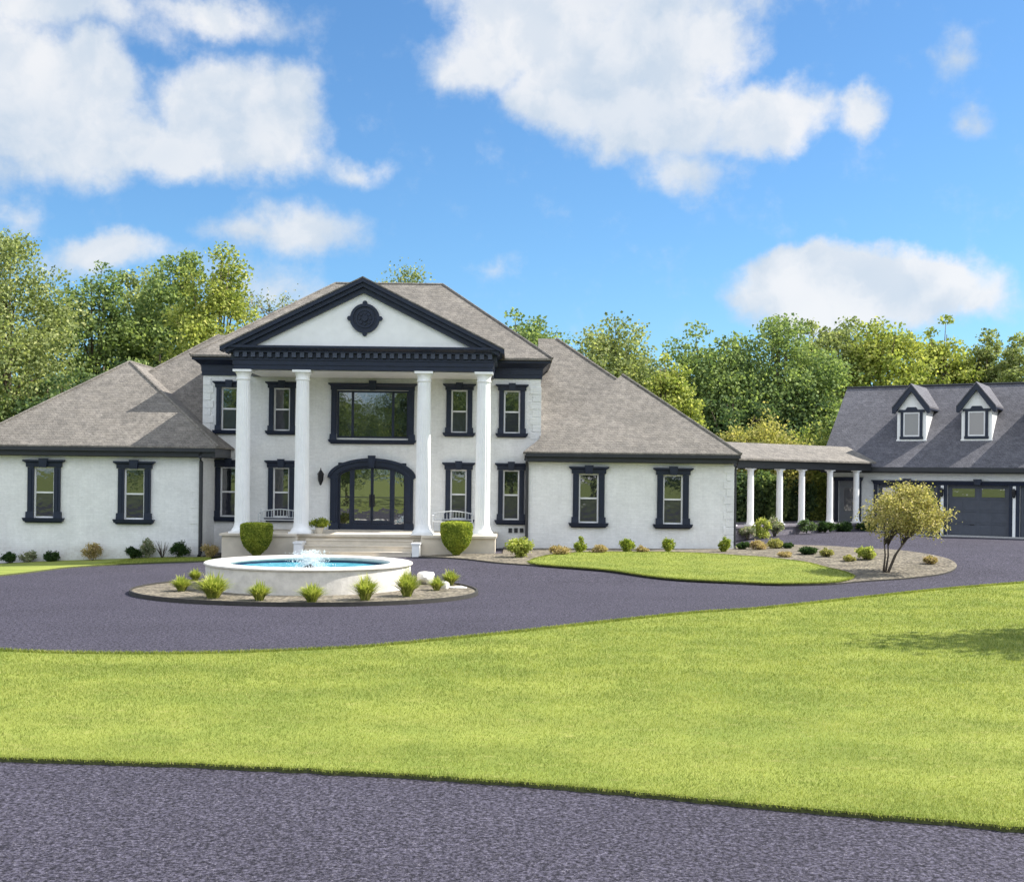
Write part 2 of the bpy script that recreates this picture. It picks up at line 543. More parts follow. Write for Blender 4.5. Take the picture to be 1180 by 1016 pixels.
def in_poly(pts, poly):
    x, y = pts[:, 0], pts[:, 1]
    c = np.zeros(len(pts), bool)
    n = len(poly)
    for i in range(n):
        x1, y1 = poly[i]; x2, y2 = poly[(i + 1) % n]
        if y1 == y2: continue
        c ^= ((y1 > y) != (y2 > y)) & (x < (x2 - x1) * (y - y1) / (y2 - y1) + x1)
    return c
def region(name, poly, zoff, spacing, mat, skirt=0.0, skirt_mat=None, kind='structure', wob=0.0, mound=0.0):
    P_ = []
    n = len(poly)
    for i in range(n):
        a, b = Vector(poly[i]), Vector(poly[(i + 1) % n])
        L = (b - a).length
        k = max(1, int(L / spacing))
        for j in range(k): P_.append(a + (b - a) * (j / k))
    arr = np.array([(p.x, p.y) for p in P_])
    x0, y0 = arr.min(0); x1, y1 = arr.max(0)
    gx, gy = np.meshgrid(np.arange(x0, x1, spacing), np.arange(y0, y1, spacing))
    g = np.stack([gx.ravel(), gy.ravel()], 1)
    g = g[in_poly(g, [tuple(p) for p in arr])]
    if len(g):
        keep = np.ones(len(g), bool)
        for p in arr:
            keep &= ((g[:, 0] - p[0]) ** 2 + (g[:, 1] - p[1]) ** 2) > (spacing * .4) ** 2
        g = g[keep]
    nb = len(arr)
    pts = [Vector(p) for p in arr] + [Vector(p) for p in g]
    r = delaunay_2d_cdt(pts, [], [list(range(nb))], 1, 1e-5)
    vo, fo = r[0], r[2]
    co = []
    for v in vo:
        z = float(tz(v.x, v.y)) + zoff
        co.append((v.x, v.y, z))
    area = sum(arr[i][0] * arr[(i + 1) % nb][1] - arr[(i + 1) % nb][0] * arr[i][1] for i in range(nb))
    m = MB()
    m.add(co, [tuple(f) for f in fo])
    me = bpy.data.meshes.new(name)
    faces = list(m.f)
    mi = [0] * len(faces)
    vv = list(m.v)
    if skirt:
        b = len(vv)
        for p in arr:
            z = float(tz(p[0], p[1]))
            vv.append((p[0], p[1], z + zoff)); vv.append((p[0], p[1], z + zoff - skirt))
        for i in range(nb):
            j = (i + 1) % nb
            q = (b + 2 * i, b + 2 * i + 1, b + 2 * j + 1, b + 2 * j)
            faces.append(q if area > 0 else tuple(reversed(q))); mi.append(1)
    me.from_pydata(vv, [], faces)
    me.materials.append(mat)
    if skirt: me.materials.append(skirt_mat or mat)
    me.polygons.foreach_set('material_index', mi)
    me.update()
    o = link(name, me, None)
    if kind: tag(o, kind=kind)
    return o, arr

# edges surveyed from the photograph
loop_front = [(-200, 745), (-80, 751), (0, 753.5), (60, 756), (150, 757), (240, 756.5), (330, 753.5), (420, 749), (500, 741.5), (600, 731), (700, 719.5), (800, 709), (880, 703.5), (1000, 690.5), (1090, 681), (1180, 673.5), (1300, 664)]
road_edge = [(-300, 872), (-120, 874), (0, 878), (150, 882.5), (300, 888.5), (450, 896.5), (590, 906), (740, 919), (880, 933), (1020, 945.5), (1180, 960), (1400, 985)]
lf = [G(*p) for p in spline(loop_front, 4)]
re_ = [G(*p) for p in spline(road_edge, 16)]
re_ = [(a, b + random.gauss(0, .014)) for a, b in re_]
strip_bot = [(-200, 684), (-100, 673), (0, 664), (40, 659.5), (75, 655), (110, 652.5), (150, 650.5), (190, 648.8), (243, 647)]
sb = [G(*p) for p in spline(strip_bot, 4)]
drive = lf + [(40, 44), (40, 53), (16, 56), (9, 51), (9, 47.5), (-10.4, 47.5), (-10.6, sb[-1][1])] + list(reversed(sb)) + [(-40, sb[0][1] + 2), (-40, lf[0][1] + 1)]
region('driveway', drive, .004, 1.0, M_ASPH)
region('front_road', re_ + [(40, re_[-1][1] - 1), (40, -9), (-40, -9), (-40, re_[0][1] + .5)], .004, 2.0, M_ASPH)
lawn_poly = [(-40, re_[0][1] + .5)] + re_ + [(40, re_[-1][1] - 1), (40, 43)] + list(reversed(lf)) + [(-40, lf[0][1])]
region('front_lawn', lawn_poly, .055, 1.0, M_LAWN, .07, M_SOIL)
# strip of grass in front of the left wing, with a soil bed behind it
st_top = [G(*p) for p in spline([(-200, 668), (-100, 660), (0, 651), (60, 647.5), (120, 645.5), (180, 643.5), (243, 643.5)], 3)]
region('grass_verge', list(sb) + list(reversed(st_top)), .05, .5, M_LAWN, .06, M_SOIL)
region('left_flower_bed', list(st_top) + [(-10.3, 46.8), (-26, 46.8), (-26, st_top[0][1])], .03, .6, simple('dark_soil', (.05, .042, .03), .95, .3, 8, .6, 20))
# big planting bed on the right
bed_px = [(482, 642.5), (530, 644.5), (570, 649), (610, 652), (660, 655), (712, 660), (750, 666), (820, 671.5), (896, 675), (952, 674.3), (998, 670.5), (1049, 667), (1087, 662), (1102, 655), (1097, 647), (1074, 640.5), (1036, 635), (998, 633), (962, 630.5), (922, 629), (880, 628), (852, 627.5)]
bedp = [G(*p) for p in spline(bed_px, 4)]
bed_poly = bedp + [(9.0, 46.9), (-.3, 46.9), (-.3, 43.1), (-2.6, 42.9)]
region('planting_bed', bed_poly, .05, .6, M_MULCH, .06, M_EDGE)
il_px = [(609, 649.5), (620, 652.8), (684, 657.8), (712, 660.8), (750, 666.6), (790, 670.4), (850, 673.2), (896, 675.2), (952, 674.2), (975, 671.2), (983, 666.5), (970, 661), (947, 655.7), (927, 650.5), (881, 645), (850, 643), (819, 640.7), (760, 638.7), (689, 638.7), (645, 641), (620, 645.5)]
ilp = [G(*p) for p in spline(il_px + [il_px[0]], 3)[:-1]]
region('island_lawn', ilp, .09, .5, M_LAWN, .05, M_SOIL)
# egg shaped bed around the fountain
FC = Vector((-5.34, 32.2))
fb = []
for i in range(72):
    a = 2 * PI * i / 72
    fb.append((-5.22 + 4.34 * math.cos(a), 31.0 + (4.1 if math.sin(a) > 0 else 3.35) * math.sin(a)))
region('fountain_bed', fb, .07, .6, M_MULCH, .08, M_EDGE)
em = MB()
n_ = len(fb)
for i in range(n_):
    (xa, ya), (xb, yb) = fb[i], fb[(i + 1) % n_]
    ca = Vector((xa + 5.22, ya - 31)).normalized() * .05
    cb_ = Vector((xb + 5.22, yb - 31)).normalized() * .05
    em.add([(xa, ya, .0), (xb, yb, .0), (xb, yb, .105), (xa, ya, .105), (xa + ca.x, ya + ca.y, 0), (xb + cb_.x, yb + cb_.y, 0), (xb + cb_.x, yb + cb_.y, .105), (xa + ca.x, ya + ca.y, .105)],
           [(0, 3, 2, 1), (4, 5, 6, 7), (3, 7, 6, 2)])
tag(em.build('bed_edging', M_EDGE), 'thin dark edging strip curving around the fountain bed', 'edging')

# ------------------------------------------------------------------ fountain
ft = empty('fountain', (FC.x, FC.y, 0))
ft.scale = (1.045, 1.045, .917)
tag(ft, 'round white rendered fountain pool with splashing jets in the drive circle', 'fountain')
MB().lathe([(2.56, .0), (2.56, .71), (2.50, .71), (2.50, .0)], n=96).build('basin_wall', M_FOUNT, ft, smooth=False)
cop = [(2.55, .705), (2.59, .71), (2.61, .725), (2.61, .760), (2.59, .778), (2.53, .785), (2.10, .785), (2.05, .775), (2.03, .755), (2.03, .66)]
cm = MB()
nn = 96
for (r, z) in cop:
    for i in range(nn):
        a = 2 * PI * i / nn
        cm.v.append((r * math.cos(a), r * math.sin(a), z))
for k in range(len(cop)):
    k2 = (k + 1) % len(cop)
    for i in range(nn):
        j = (i + 1) % nn
        cm.f.append((k * nn + i, k * nn + j, k2 * nn + j, k2 * nn + i))
cm.build('coping', M_FOUNT, ft, smooth=True)
tm = MB()
for i in range(nn):
    j = (i + 1) % nn
    a, b = 2 * PI * i / nn, 2 * PI * j / nn
    r = 2.04
    tm.add([(r * math.cos(a), r * math.sin(a), .3), (r * math.cos(b), r * math.sin(b), .3), (r * math.cos(b), r * math.sin(b), .70), (r * math.cos(a), r * math.sin(a), .70)], [(3, 2, 1, 0)])
tm.build('tile_lining', M_TILE, ft)
# water with real ripples
wv, wf = [], []
nr, na = 26, 96
for k in range(nr + 1):
    r = 2.035 * k / nr
    for i in range(na):
        a = 2 * PI * i / na
        z = .60 + .012 * math.sin(9 * r - 1) * math.exp(-r * .9) + .006 * math.sin(7 * r * math.cos(a) + 3 * math.sin(a)) * math.cos(6 * r * math.sin(a))
        wv.append((r * math.cos(a), r * math.sin(a), z))
for k in range(nr):
    for i in range(na):
        j = (i + 1) % na
        wf.append((k * na + i, (k + 1) * na + i, (k + 1) * na + j, k * na + j))
MB().add(wv, wf).build('water', M_WATER, ft, smooth=True)
MB().lathe([(.16, .3), (.16, .62), (.11, .66), (.05, .70), (.05, .76), (.03, .76)], n=20).build('nozzle', M_METAL, ft, smooth=True)
# splash: droplets and short streaks flung from the nozzle
def drops(n, fn):
    co, fa = [], []
    octv = np.array([(1, 0, 0), (-1, 0, 0), (0, 1, 0), (0, -1, 0), (0, 0, 1), (0, 0, -1)], float)
    octf = np.array([(0, 2, 4), (2, 1, 4), (1, 3, 4), (3, 0, 4), (2, 0, 5), (1, 2, 5), (3, 1, 5), (0, 3, 5)])
    for i in range(n):
        p, d, r = fn()
        d = Vector(d).normalized()
        q = Vector((0, 0, 1)).rotation_difference(d).to_matrix()
        v = octv * np.array([r, r, r * random.uniform(1.4, 3.2)])
        v = v @ np.array(q).T + np.array(p)
        fa.append(octf + len(co) * 6); co.append(v)
    return np_mesh('jet', np.concatenate(co), np.concatenate(fa))
def jet_fn():
    a = random.uniform(0, 2 * PI)
    v = abs(random.gauss(.34, .24)); up = random.uniform(1.5, 3.1)
    t = random.uniform(0, 2 * up / 9.8)
    r = v * t * 1.9
    return ((r * math.cos(a), r * math.sin(a), .63 + up * t - 4.9 * t * t), (v * math.cos(a), v * math.sin(a), up - 9.8 * t + .01), random.uniform(.003, .011))
tag(link('water_jet', drops(3200, jet_fn), M_FOAM, ft, smooth=True), kind='stuff')
def foam_fn():
    a = random.uniform(0, 2 * PI); r = abs(random.gauss(0, .24))
    return ((r * math.cos(a), r * math.sin(a), .612), (math.cos(a), math.sin(a), .1), random.uniform(.005, .016))
tag(link('foam', drops(500, foam_fn), M_FOAM, ft, smooth=True), kind='stuff')

# ------------------------------------------------------------------ house
HO = (-5.4, 46.0, 0.0)
house = empty('mansion', HO)
tag(house, 'white painted brick mansion with navy trim, four column portico and grey shingle roofs', 'house')

def wall_xz(m, x0, x1, z0, z1, y0, y1, holes):
    """front wall between y0 (face) and y1 with rectangular holes (hx0,hx1,hz0,hz1), no doubled faces on the front plane"""
    xs = sorted({x0, x1} | {h[0] for h in holes} | {h[1] for h in holes})
    zs = sorted({z0, z1} | {h[2] for h in holes} | {h[3] for h in holes})
    def solid(i, k):
        if i < 0 or k < 0 or i >= len(xs) - 1 or k >= len(zs) - 1: return False
        cx, cz = (xs[i] + xs[i + 1]) / 2, (zs[k] + zs[k + 1]) / 2
        return not any(h[0] < cx < h[1] and h[2] < cz < h[3] for h in holes)
    for i in range(len(xs) - 1):
        for k in range(len(zs) - 1):
            if not solid(i, k): continue
            a, b, c, d = xs[i], xs[i + 1], zs[k], zs[k + 1]
            m.add([(a, y0, c), (b, y0, c), (b, y0, d), (a, y0, d)], [(0, 1, 2, 3)])
            m.add([(a, y1, c), (b, y1, c), (b, y1, d), (a, y1, d)], [(3, 2, 1, 0)])
            if not solid(i - 1, k): m.add([(a, y0, c), (a, y1, c), (a, y1, d), (a, y0, d)], [(3, 2, 1, 0)])
            if not solid(i + 1, k): m.add([(b, y0, c), (b, y1, c), (b, y1, d), (b, y0, d)], [(0, 1, 2, 3)])
            if not solid(i, k - 1): m.add([(a, y0, c), (b, y0, c), (b, y1, c), (a, y1, c)], [(3, 2, 1, 0)])
            if not solid(i, k + 1): m.add([(a, y0, d), (b, y0, d), (b, y1, d), (a, y1, d)], [(0, 1, 2, 3)])

# window kinds: overall width, overall height
def win_opening(w, h):
    return (-.245 * w, .245 * w, .075 * h, .868 * h)
def make_window(parent, x, y, z, w, h):
    """surround, sash and panes; origin at the middle of the foot, on the wall face, front towards -y"""
    ox0, ox1, oz0, oz1 = win_opening(w, h)
    m = MB()
    # pilasters with raised fillet and base block
    for s in (-1, 1):
        a, b = (ox1, .395 * w) if s > 0 else (-.395 * w, ox0)
        m.box(a, b, -.09, -.004, .17 * h, .865 * h)
        c = (a + b) / 2
        m.box(c - .022 * w, c + .022 * w, -.115, -.09, .19 * h, .84 * h)
        m.box(a - (0 if s > 0 else .035 * w), b + (.035 * w if s > 0 else 0), -.13, -.002, .075 * h, .17 * h, -.004, -.012)
    # head: frieze, cove, cornice
    m.box(-.43 * w, .43 * w, -.11, -.003, .868 * h, .93 * h, .0, .012)
    m.box(-.435 * w, .435 * w, -.125, -.001, .93 * h, .955 * h, .055 * w, .05)
    m.box(-.5 * w, .5 * w, -.185, -.003, .955 * h, .98 * h)
    # sill
    m.box(-.47 * w, .47 * w, -.17, -.003, .022 * h, .075 * h, .03 * w, .02)
    m.box(-.43 * w, .43 * w, -.12, -.002, 0, .022 * h, .02 * w, .02)
    o = m.build('window', M_TRIM, parent, loc=(x, y, z))
    MB().extr_y([(-.085 * w, .862 * h), (.085 * w, .862 * h), (.11 * w, h * 1.003), (-.11 * w, h * 1.003)], -.215, -.112).build('keystone', M_TRIM, o)
    s_ = MB()
    t = .055
    zm = (oz0 + oz1) / 2
    s_.box(ox0, ox0 + t, .02, .08, oz0, oz1); s_.box(ox1 - t, ox1, .02, .08, oz0, oz1)
    s_.box(ox0 + t, ox1 - t, .02, .08, oz0, oz0 + t); s_.box(ox0 + t, ox1 - t, .02, .08, oz1 - t, oz1)
    s_.box(ox0 + t, ox1 - t, .015, .08, zm - .03, zm + .03)
    s_.build('sash', M_SASH, o)
    MB().box(ox0 + t, ox1 - t, .055, .07, zm + .03, oz1 - t).build('pane', M_GLASS, o)
    MB().box(ox0 + t, ox1 - t, .035, .05, oz0 + t, zm - .03).build('pane', M_SCREEN, o)
    return o
def copy_part(o, loc):
    c = o.copy(); COL.objects.link(c); c.parent = o.parent; c.location = loc
    for ch in o.children:
        d = ch.copy(); COL.objects.link(d); d.parent = c
    return c
def hole(x, z, w, h):
    a = win_opening(w, h)
    return (x + a[0], x + a[1], z + a[2], z + a[3])

YL, YM, YR = 44.8, 46.9, 46.2        # front faces: left wing, main block, right wing
LW = [((51.5 - 590) / F * YL, 1.14), ((155.5 - 590) / F * YL, 1.12)]
RW = [((678.5 - 590) / F * YR, 1.13), ((775.5 - 590) / F * YR, 1.12)]
MX = [-10.93, -8.90, -2.06, -.03]
wW, wH = 1.52, 2.36
mW, mHl, mHu = 1.27, 2.42, 2.08
zl, zu = 1.18, 4.54
lx0, lx1 = -19.85, -11.46
rx0, rx1 = .64, 8.42
bx0, bx1 = -11.96, 1.07
DCX = -5.40

m = MB()
wall_xz(m, lx0, lx1, -.9, 3.66, YL, YL + .3, [hole(x, z, wW, wH) for x, z in LW])
m.box(lx0, lx0 + .3, YL + .3, 57.5, -.9, 3.66)
m.box(lx1 - .3, lx1, YL + .3, YM + .1, -.9, 3.66)
m.box(lx0 + .3, lx1, 57.2, 57.5, -.9, 3.66)
m.build('left_wing_wall', M_BRICK, house, HO)
m = MB()
wall_xz(m, rx0, rx1, -.4, 3.66, YR, YR + .3, [hole(x, z, wW, wH) for x, z in RW])
m.box(rx1 - .3, rx1, YR + .3, 57.5, -.4, 3.66)
m.box(rx0, rx1 - .3, 57.2, 57.5, -.4, 3.66)
m.build('right_wing_wall', M_BRICK, house, HO)
m = MB()
dh0, dh1, dz0, dz1 = DCX - 1.32, DCX + 1.32, .92, 3.50
uh0, uh1, uz0, uz1 = DCX - 1.38, DCX + 1.38, 4.45, 6.28
holes = [hole(x, zl, mW, mHl) for x in MX] + [hole(x, zu, mW, mHu) for x in MX] + [(dh0, dh1, dz0, dz1), (uh0, uh1, uz0, uz1)]
wall_xz(m, bx0, bx1, -.4, 7.3, YM, YM + .3, holes)
m.box(bx0, bx0 + .3, YM + .3, 56.2, -.4, 7.3); m.box(bx1 - .3, bx1, YM + .3, 56.2, -.4, 7.3)
m.box(bx0 + .3, bx1 - .3, 55.9, 56.2, -.4, 7.3)
m.build('main_wall', M_BRICK, house, HO)

H0 = Vector(HO)
def hloc(x, y, z): return (x - HO[0], y - HO[1], z - HO[2])
w0 = make_window(house, *hloc(LW[0][0], YL, LW[0][1]), wW, wH)
copy_part(w0, hloc(LW[1][0], YL, LW[1][1]))
for x, z in RW: copy_part(w0, hloc(x, YR, z))
w1 = make_window(house, *hloc(MX[0], YM, zl), mW, mHl)
w2 = make_window(house, *hloc(MX[0], YM, zu), mW, mHu)
for x in MX[1:]:
    copy_part(w1, hloc(x, YM, zl)); copy_part(w2, hloc(x, YM, zu))

# quoins
for (xa, xb, yf, zlo, zhi) in ((8.06, 8.42, YR, .35, 3.5), (-11.84, -11.46, YL, .0, 3.5), (bx0, bx0 + .4, YM, 4.4, 6.7), (bx1 - .4, bx1, YM, 3.9, 6.7)):
    z = zlo; k = 0; m = MB()
    while z < zhi - .2:
        s = .1 if k % 2 else 0
        l_ = xa + (s if xb in (8.42, bx1, -11.46) else 0)
        r_ = xb - (s if xb == bx0 + .4 else 0)
        out = .028
        m.box(l_, r_ + (out if xb in (8.42, bx1) else 0), yf - out, yf + .25, z, z + .27)
        z += .29; k += 1
    tag(m.build('quoin_stack', M_BRICK, house, HO))

# big upper picture window
o = MB()
W2 = 1.70
for s in (-1, 1):
    a, b = (1.38, 1.60) if s > 0 else (-1.60, -1.38)
    o.box(a, b, -.1, -.004, .38, 2.08)
    c = (a + b) / 2
    o.box(c - .04, c + .04, -.13, -.1, .42, 2.0)
    o.box(a - (.0 if s > 0 else .05), b + (.05 if s > 0 else 0), -.14, -.002, .16, .38, -.01, -.02)
o.box(-1.62, 1.62, -.12, -.003, 2.08, 2.22)
o.box(-1.62, 1.62, -.14, -.002, 2.22, 2.28, .06, .05)
o.box(-1.71, 1.71, -.2, -.003, 2.28, 2.34)
o.box(-1.66, 1.66, -.18, -.003, .06, .16, .04, .02)
o.box(-1.60, 1.60, -.12, -.002, 0, .06, .03, .02)
pw = o.build('window', M_TRIM, house, loc=hloc(DCX, YM, 4.22))
pw['label'] = 'wide three-light picture window over the front doors'
MB().extr_y([(-.11, 2.06), (.11, 2.06), (.15, 2.44), (-.15, 2.44)], -.235, -.125).build('keystone', M_TRIM, pw)
fr = MB()
a0, a1, c0, c1 = -1.38, 1.38, .23, 2.06
fr.box(a0, a0 + .07, .02, .1, c0, c1); fr.box(a1 - .07, a1, .02, .1, c0, c1)
fr.box(a0 + .07, a1 - .07, .02, .1, c0, c0 + .07); fr.box(a0 + .07, a1 - .07, .02, .1, c1 - .07, c1)
for mx in (-.78, .78): fr.box(mx - .045, mx + .045, .0, .1, c0 + .07, c1 - .07)
fr.build('frame', M_TRIM, pw)
for (xa, xb) in ((-1.31, -.825), (-.735, .735), (.825, 1.31)):
    MB().box(xa, xb, .06, .08, c0 + .07, c1 - .07).build('pane', M_GLASS, pw)

# arched entrance
dr = MB()
def arch_z(x, hw, spring, rise): return spring + rise * math.sqrt(max(0, 1 - (x / hw) ** 2))
def arch_ring(m, hwo, ro, hwi, ri, so, si, y0, y1, n=28):
    th = [PI * i / n for i in range(n + 1)]
    po = [(hwo * math.cos(t), so + ro * math.sin(t)) for t in th]
    pi_ = [(hwi * math.cos(t), si + ri * math.sin(t)) for t in th]
    for i in range(n):
        m.add([(po[i][0], y0, po[i][1]), (po[i + 1][0], y0, po[i + 1][1]), (pi_[i + 1][0], y0, pi_[i + 1][1]), (pi_[i][0], y0, pi_[i][1]),
               (po[i][0], y1, po[i][1]), (po[i + 1][0], y1, po[i + 1][1]), (pi_[i + 1][0], y1, pi_[i + 1][1]), (pi_[i][0], y1, pi_[i][1])],
              [(0, 1, 2, 3), (4, 5, 1, 0), (3, 2, 6, 7), (7, 6, 5, 4)])
SP = 2.02   # springing above the sill
arch_ring(dr, 1.62, .66, 1.30, .42, SP, SP, -.12, .0)
arch_ring(dr, 1.70, .76, 1.60, .645, SP - .02, SP - .02, -.19, -.001)
arch_ring(dr, 1.44, .50, 1.36, .46, SP, SP, -.15, -.118)
# spandrels behind the arch closing the square opening
th = [PI / 2 * i / 10 for i in range(11)]
for s in (-1, 1):
    pts = [(s * 1.34, 2.62), (s * 1.34, SP)] + [(s * 1.28 * math.cos(t), SP + .42 * math.sin(t)) for t in th] + [(0, 2.62)]
    dr.add([(x, .03, z) for x, z in pts], [tuple(range(len(pts))) if s < 0 else tuple(reversed(range(len(pts))))])
for s in (-1, 1):
    a, b = (1.30, 1.60) if s > 0 else (-1.60, -1.30)
    dr.box(a, b, -.12, -.002, .26, SP)
    c = (a + b) / 2
    dr.box(c - .05, c + .05, -.15, -.12, .3, SP - .06)
    dr.box(a - .03, b + .03, -.17, -.001, SP - .06, SP + .04)
    dr.box(a - .04, b + .04, -.2, -.002, -.0, .26, -.015, -.03)
ent = dr.build('entrance_surround', M_TRIM, house, loc=hloc(DCX, YM, .92))
MB().extr_y([(-.1, 2.40), (.1, 2.40), (.15, 2.86), (-.15, 2.86)], -.26, -.13).build('keystone', M_TRIM, ent)
db = MB()
db.box(-1.30, 1.30, .02, .14, 0, .22)
for mx, hw in ((-.80, .065), (.80, .065), (-1.265, .035), (1.265, .035)):
    db.box(mx - hw, mx + hw, .01, .14, .22, arch_z(mx, 1.3, SP, .42) - .0)
for (xa, xb) in ((-1.23, -.865), (.865, 1.23)):
    db.box(xa, xb, .04, .12, 1.24, 1.27)
db.build('door_frame', M_TRIM, ent)
def arch_pane(xa, xb, z0, y, name, mat, par, inset=.05, n=10):
    xs = [xa + (xb - xa) * i / n for i in range(n + 1)]
    top = [(x, arch_z(x, 1.3, SP, .42) - inset) for x in xs]
    MB().extr_y([(xa, z0), (xb, z0)] + list(reversed(top)), y, y + .02).build(name, mat, par)
for (xa, xb) in ((-1.23, -.865), (.865, 1.23)): arch_pane(xa, xb, .22, .08, 'sidelight', M_DOORGLASS, ent)
for s in (-1, 1):
    d = MB()
    xa, xb = (-.735, -.006) if s < 0 else (.006, .735)
    d.box(xa, xa + .05, .03, .09, .225, arch_z(xa, 1.3, SP, .42) - .02); d.box(xb - .05, xb, .03, .09, .225, arch_z(xb, 1.3, SP, .42) - .02)
    d.box(xa + .05, xb - .05, .03, .09, .225, .36)
    d.box(xa + .05, xb - .05, .045, .085, 1.23, 1.26)
    do = d.build('front_door', M_TRIM, ent)
    arch_pane(xa + .05, xb - .05, .36, .055, 'pane', M_DOORGLASS, ent, .04)
    hx = s * .065
    MB().box(hx - .035, hx + .035, -.02, .03, .88, 1.36).box(hx - .02, hx + .02, -.07, -.02, .95, 1.29).build('handle', M_METAL, ent)
# arched top rail over doors
tr_ = MB(); arch_ring(tr_, 1.31, .43, 1.24, .33, SP, SP, .0, .12); tr_.build('arch_rail', M_TRIM, ent)
MB().box(-1.75, 1.75, -.42, -.0, -.055, -.002).build('threshold', M_STONE, ent)

# ---- portico
PY = 43.75        # column line
COLX = [-9.70, -7.57, -3.20, -1.05]
deck = MB()
deck.box(-10.30, -7.62, 43.2, YM, -.3, .82); deck.box(-3.22, -.58, 43.2, YM, -.3, .82)
deck.box(-7.62, -3.22, 43.55, YM, -.3, .82)
deck.box(-10.36, -7.64, 43.12, YM, .82, .90); deck.box(-3.20, -.52, 43.12, YM, .82, .90); deck.box(-7.64, -3.20, 43.44, YM, .82, .90)
deck.build('porch_deck', M_STONE, house, HO)
st = MB()
nst = 4
for i in range(nst):
    top = .72 - i * .19
    st.box(-7.30, -3.50, 43.55 - (i + 1) * .33, 43.55 - i * .33, -.3, top - .04)
    st.box(-7.31, -3.49, 43.55 - (i + 1) * .33 - .03, 43.55 - i * .33 - (.03 if i else -.0), top - .04, top)
st.build('front_steps', M_STONE, house, HO)
for (xa, xb) in ((-7.62, -7.32), (-3.48, -3.22)):
    MB().box(xa, xb, 42.55, 43.19, -.3, .60).box(xa - .03, xb + .03, 42.52, 43.19, .60, .66).build('cheek_wall', M_WHITE, house, HO)
colmb = MB()
prof = [(.27, .14), (.265, .5), (.262, 2.2), (.245, 4.6), (.225, 5.58)]
colmb.box(-.40, .40, -.40, .40, 0, .06)
colmb.lathe([(.385, .06), (.385, .09), (.36, .13), (.31, .20), (.285, .28), (.272, .36)], n=48)
colmb.lathe([(.268, .33), (.267, .6), (.262, 2.2), (.247, 4.4), (.232, 5.50)], n=160, flute=.05, nf=20)
colmb.lathe([(.235, 5.49), (.262, 5.51), (.262, 5.55), (.245, 5.57), (.25, 5.66), (.28, 5.74), (.31, 5.78)], n=48)
colmb.box(-.33, .33, -.33, .33, 5.78, 5.86)
c0_ = colmb.build('column', M_WHITE, house, loc=hloc(COLX[0], PY, .90))
for x in COLX[1:]:
    c = c0_.copy(); COL.objects.link(c); c.parent = house; c.location = hloc(x, PY, .90)

EF = 43.5        # entablature front face
en = MB()
X0, X1 = DCX - 4.62, DCX + 4.66
XC = (X0 + X1) / 2
def ring_box(m, o, y0, z0, z1, t=0.0, ty=0.0):
    m.box(X0 - o, X1 + o, y0, YM - .003, z0, z1, t, ty)
ring_box(en, 0, EF, 6.77, 6.93)
ring_box(en, .03, EF - .03, 6.93, 7.10)
ring_box(en, .06, EF - .07, 7.10, 7.14)
ring_box(en, .0, EF + .02, 7.14, 7.37)
ring_box(en, .12, EF - .12, 7.37, 7.42)
ring_box(en, .14, EF - .14, 7.42, 7.52, .14, .14)
ring_box(en, .32, EF - .32, 7.52, 7.60)
en.build('entablature', M_TRIM, house, HO)
dn = MB().box(-.075, .075, -.07, .07, 0, .168).build('dentil', M_DENT, house, loc=hloc(X0 + .135, EF - .05, 7.20))
dpos = [(X0 + .135 + .292 * i, EF - .05) for i in range(1, 32)]
y_ = EF + .25
while y_ < YM - .3:
    dpos += [(X1 + .06, y_), (X0 - .06, y_)]
    y_ += .292
for (dx_, dy_) in dpos:
    c = dn.copy(); COL.objects.link(c); c.parent = house; c.location = hloc(dx_, dy_, 7.20)
MB().box(X0 + .35, X1 - .35, EF + .35, YM - .01, 6.755, 6.768).build('porch_ceiling', M_WHITE, house, HO)
# pediment
HWP = (X1 - X0) / 2 + .34
AP = 10.03
sl = (AP - 7.56) / HWP
MB().extr_y([(XC - HWP + .4, 7.58), (XC + HWP - .4, 7.58), (XC, AP - .42)], EF + .05, EF + .25).build('pediment_wall', M_WHITE, house, HO)
rk = MB()
def raking(m, y0, y1, top, bot, hw):
    """band between two offsets below the roof line"""
    for s in (-1, 1):
        e = XC + s * hw
        zt = AP - hw * sl
        poly = [(XC, AP - top), (e, zt - top), (e, zt - bot), (XC, AP - bot)]
        if s > 0: poly = list(reversed(poly))
        m.extr_y(poly, y0, y1)
raking(rk, EF - .36, EF + .3, .0, .14, HWP + .08)
raking(rk, EF - .24, EF + .3, .14, .30, HWP - .10)
raking(rk, EF - .10, EF + .3, .30, .50, HWP - .35)
rk.build('raking_cornice', M_TRIM, house, HO)
# medallion in the pediment
md = MB()
def ring_y(m, cx, cz, r0, r1, y0, y1, n=40):
    for i in range(n):
        a, b = 2 * PI * i / n, 2 * PI * (i + 1) / n
        q = [(cx + r * math.cos(t), z_, cz + r * math.sin(t)) for z_ in (y0, y1) for r, t in ((r0, a), (r1, a), (r1, b), (r0, b))]
        m.add(q, [(0, 1, 2, 3), (1, 5, 6, 2), (4, 0, 3, 7)])
mc = AT(420.5, 367, EF)
yb = EF + .05
ring_y(md, mc.x, mc.z, .001, .50, yb - .05, yb)
ring_y(md, mc.x, mc.z, .43, .53, yb - .11, yb)
ring_y(md, mc.x, mc.z, .28, .34, yb - .09, yb)
ring_y(md, mc.x, mc.z, .001, .11, yb - .12, yb)
for i in range(8):
    a = PI / 4 * i
    if i % 2 == 0: ring_y(md, mc.x + .55 * math.cos(a), mc.z + .55 * math.sin(a), .001, .085, yb - .1, yb, 14)
    ring_y(md, mc.x + .2 * math.cos(a), mc.z + .2 * math.sin(a), .001, .05, yb - .09, yb, 10)
md.build('medallion', M_TRIM, house, HO)
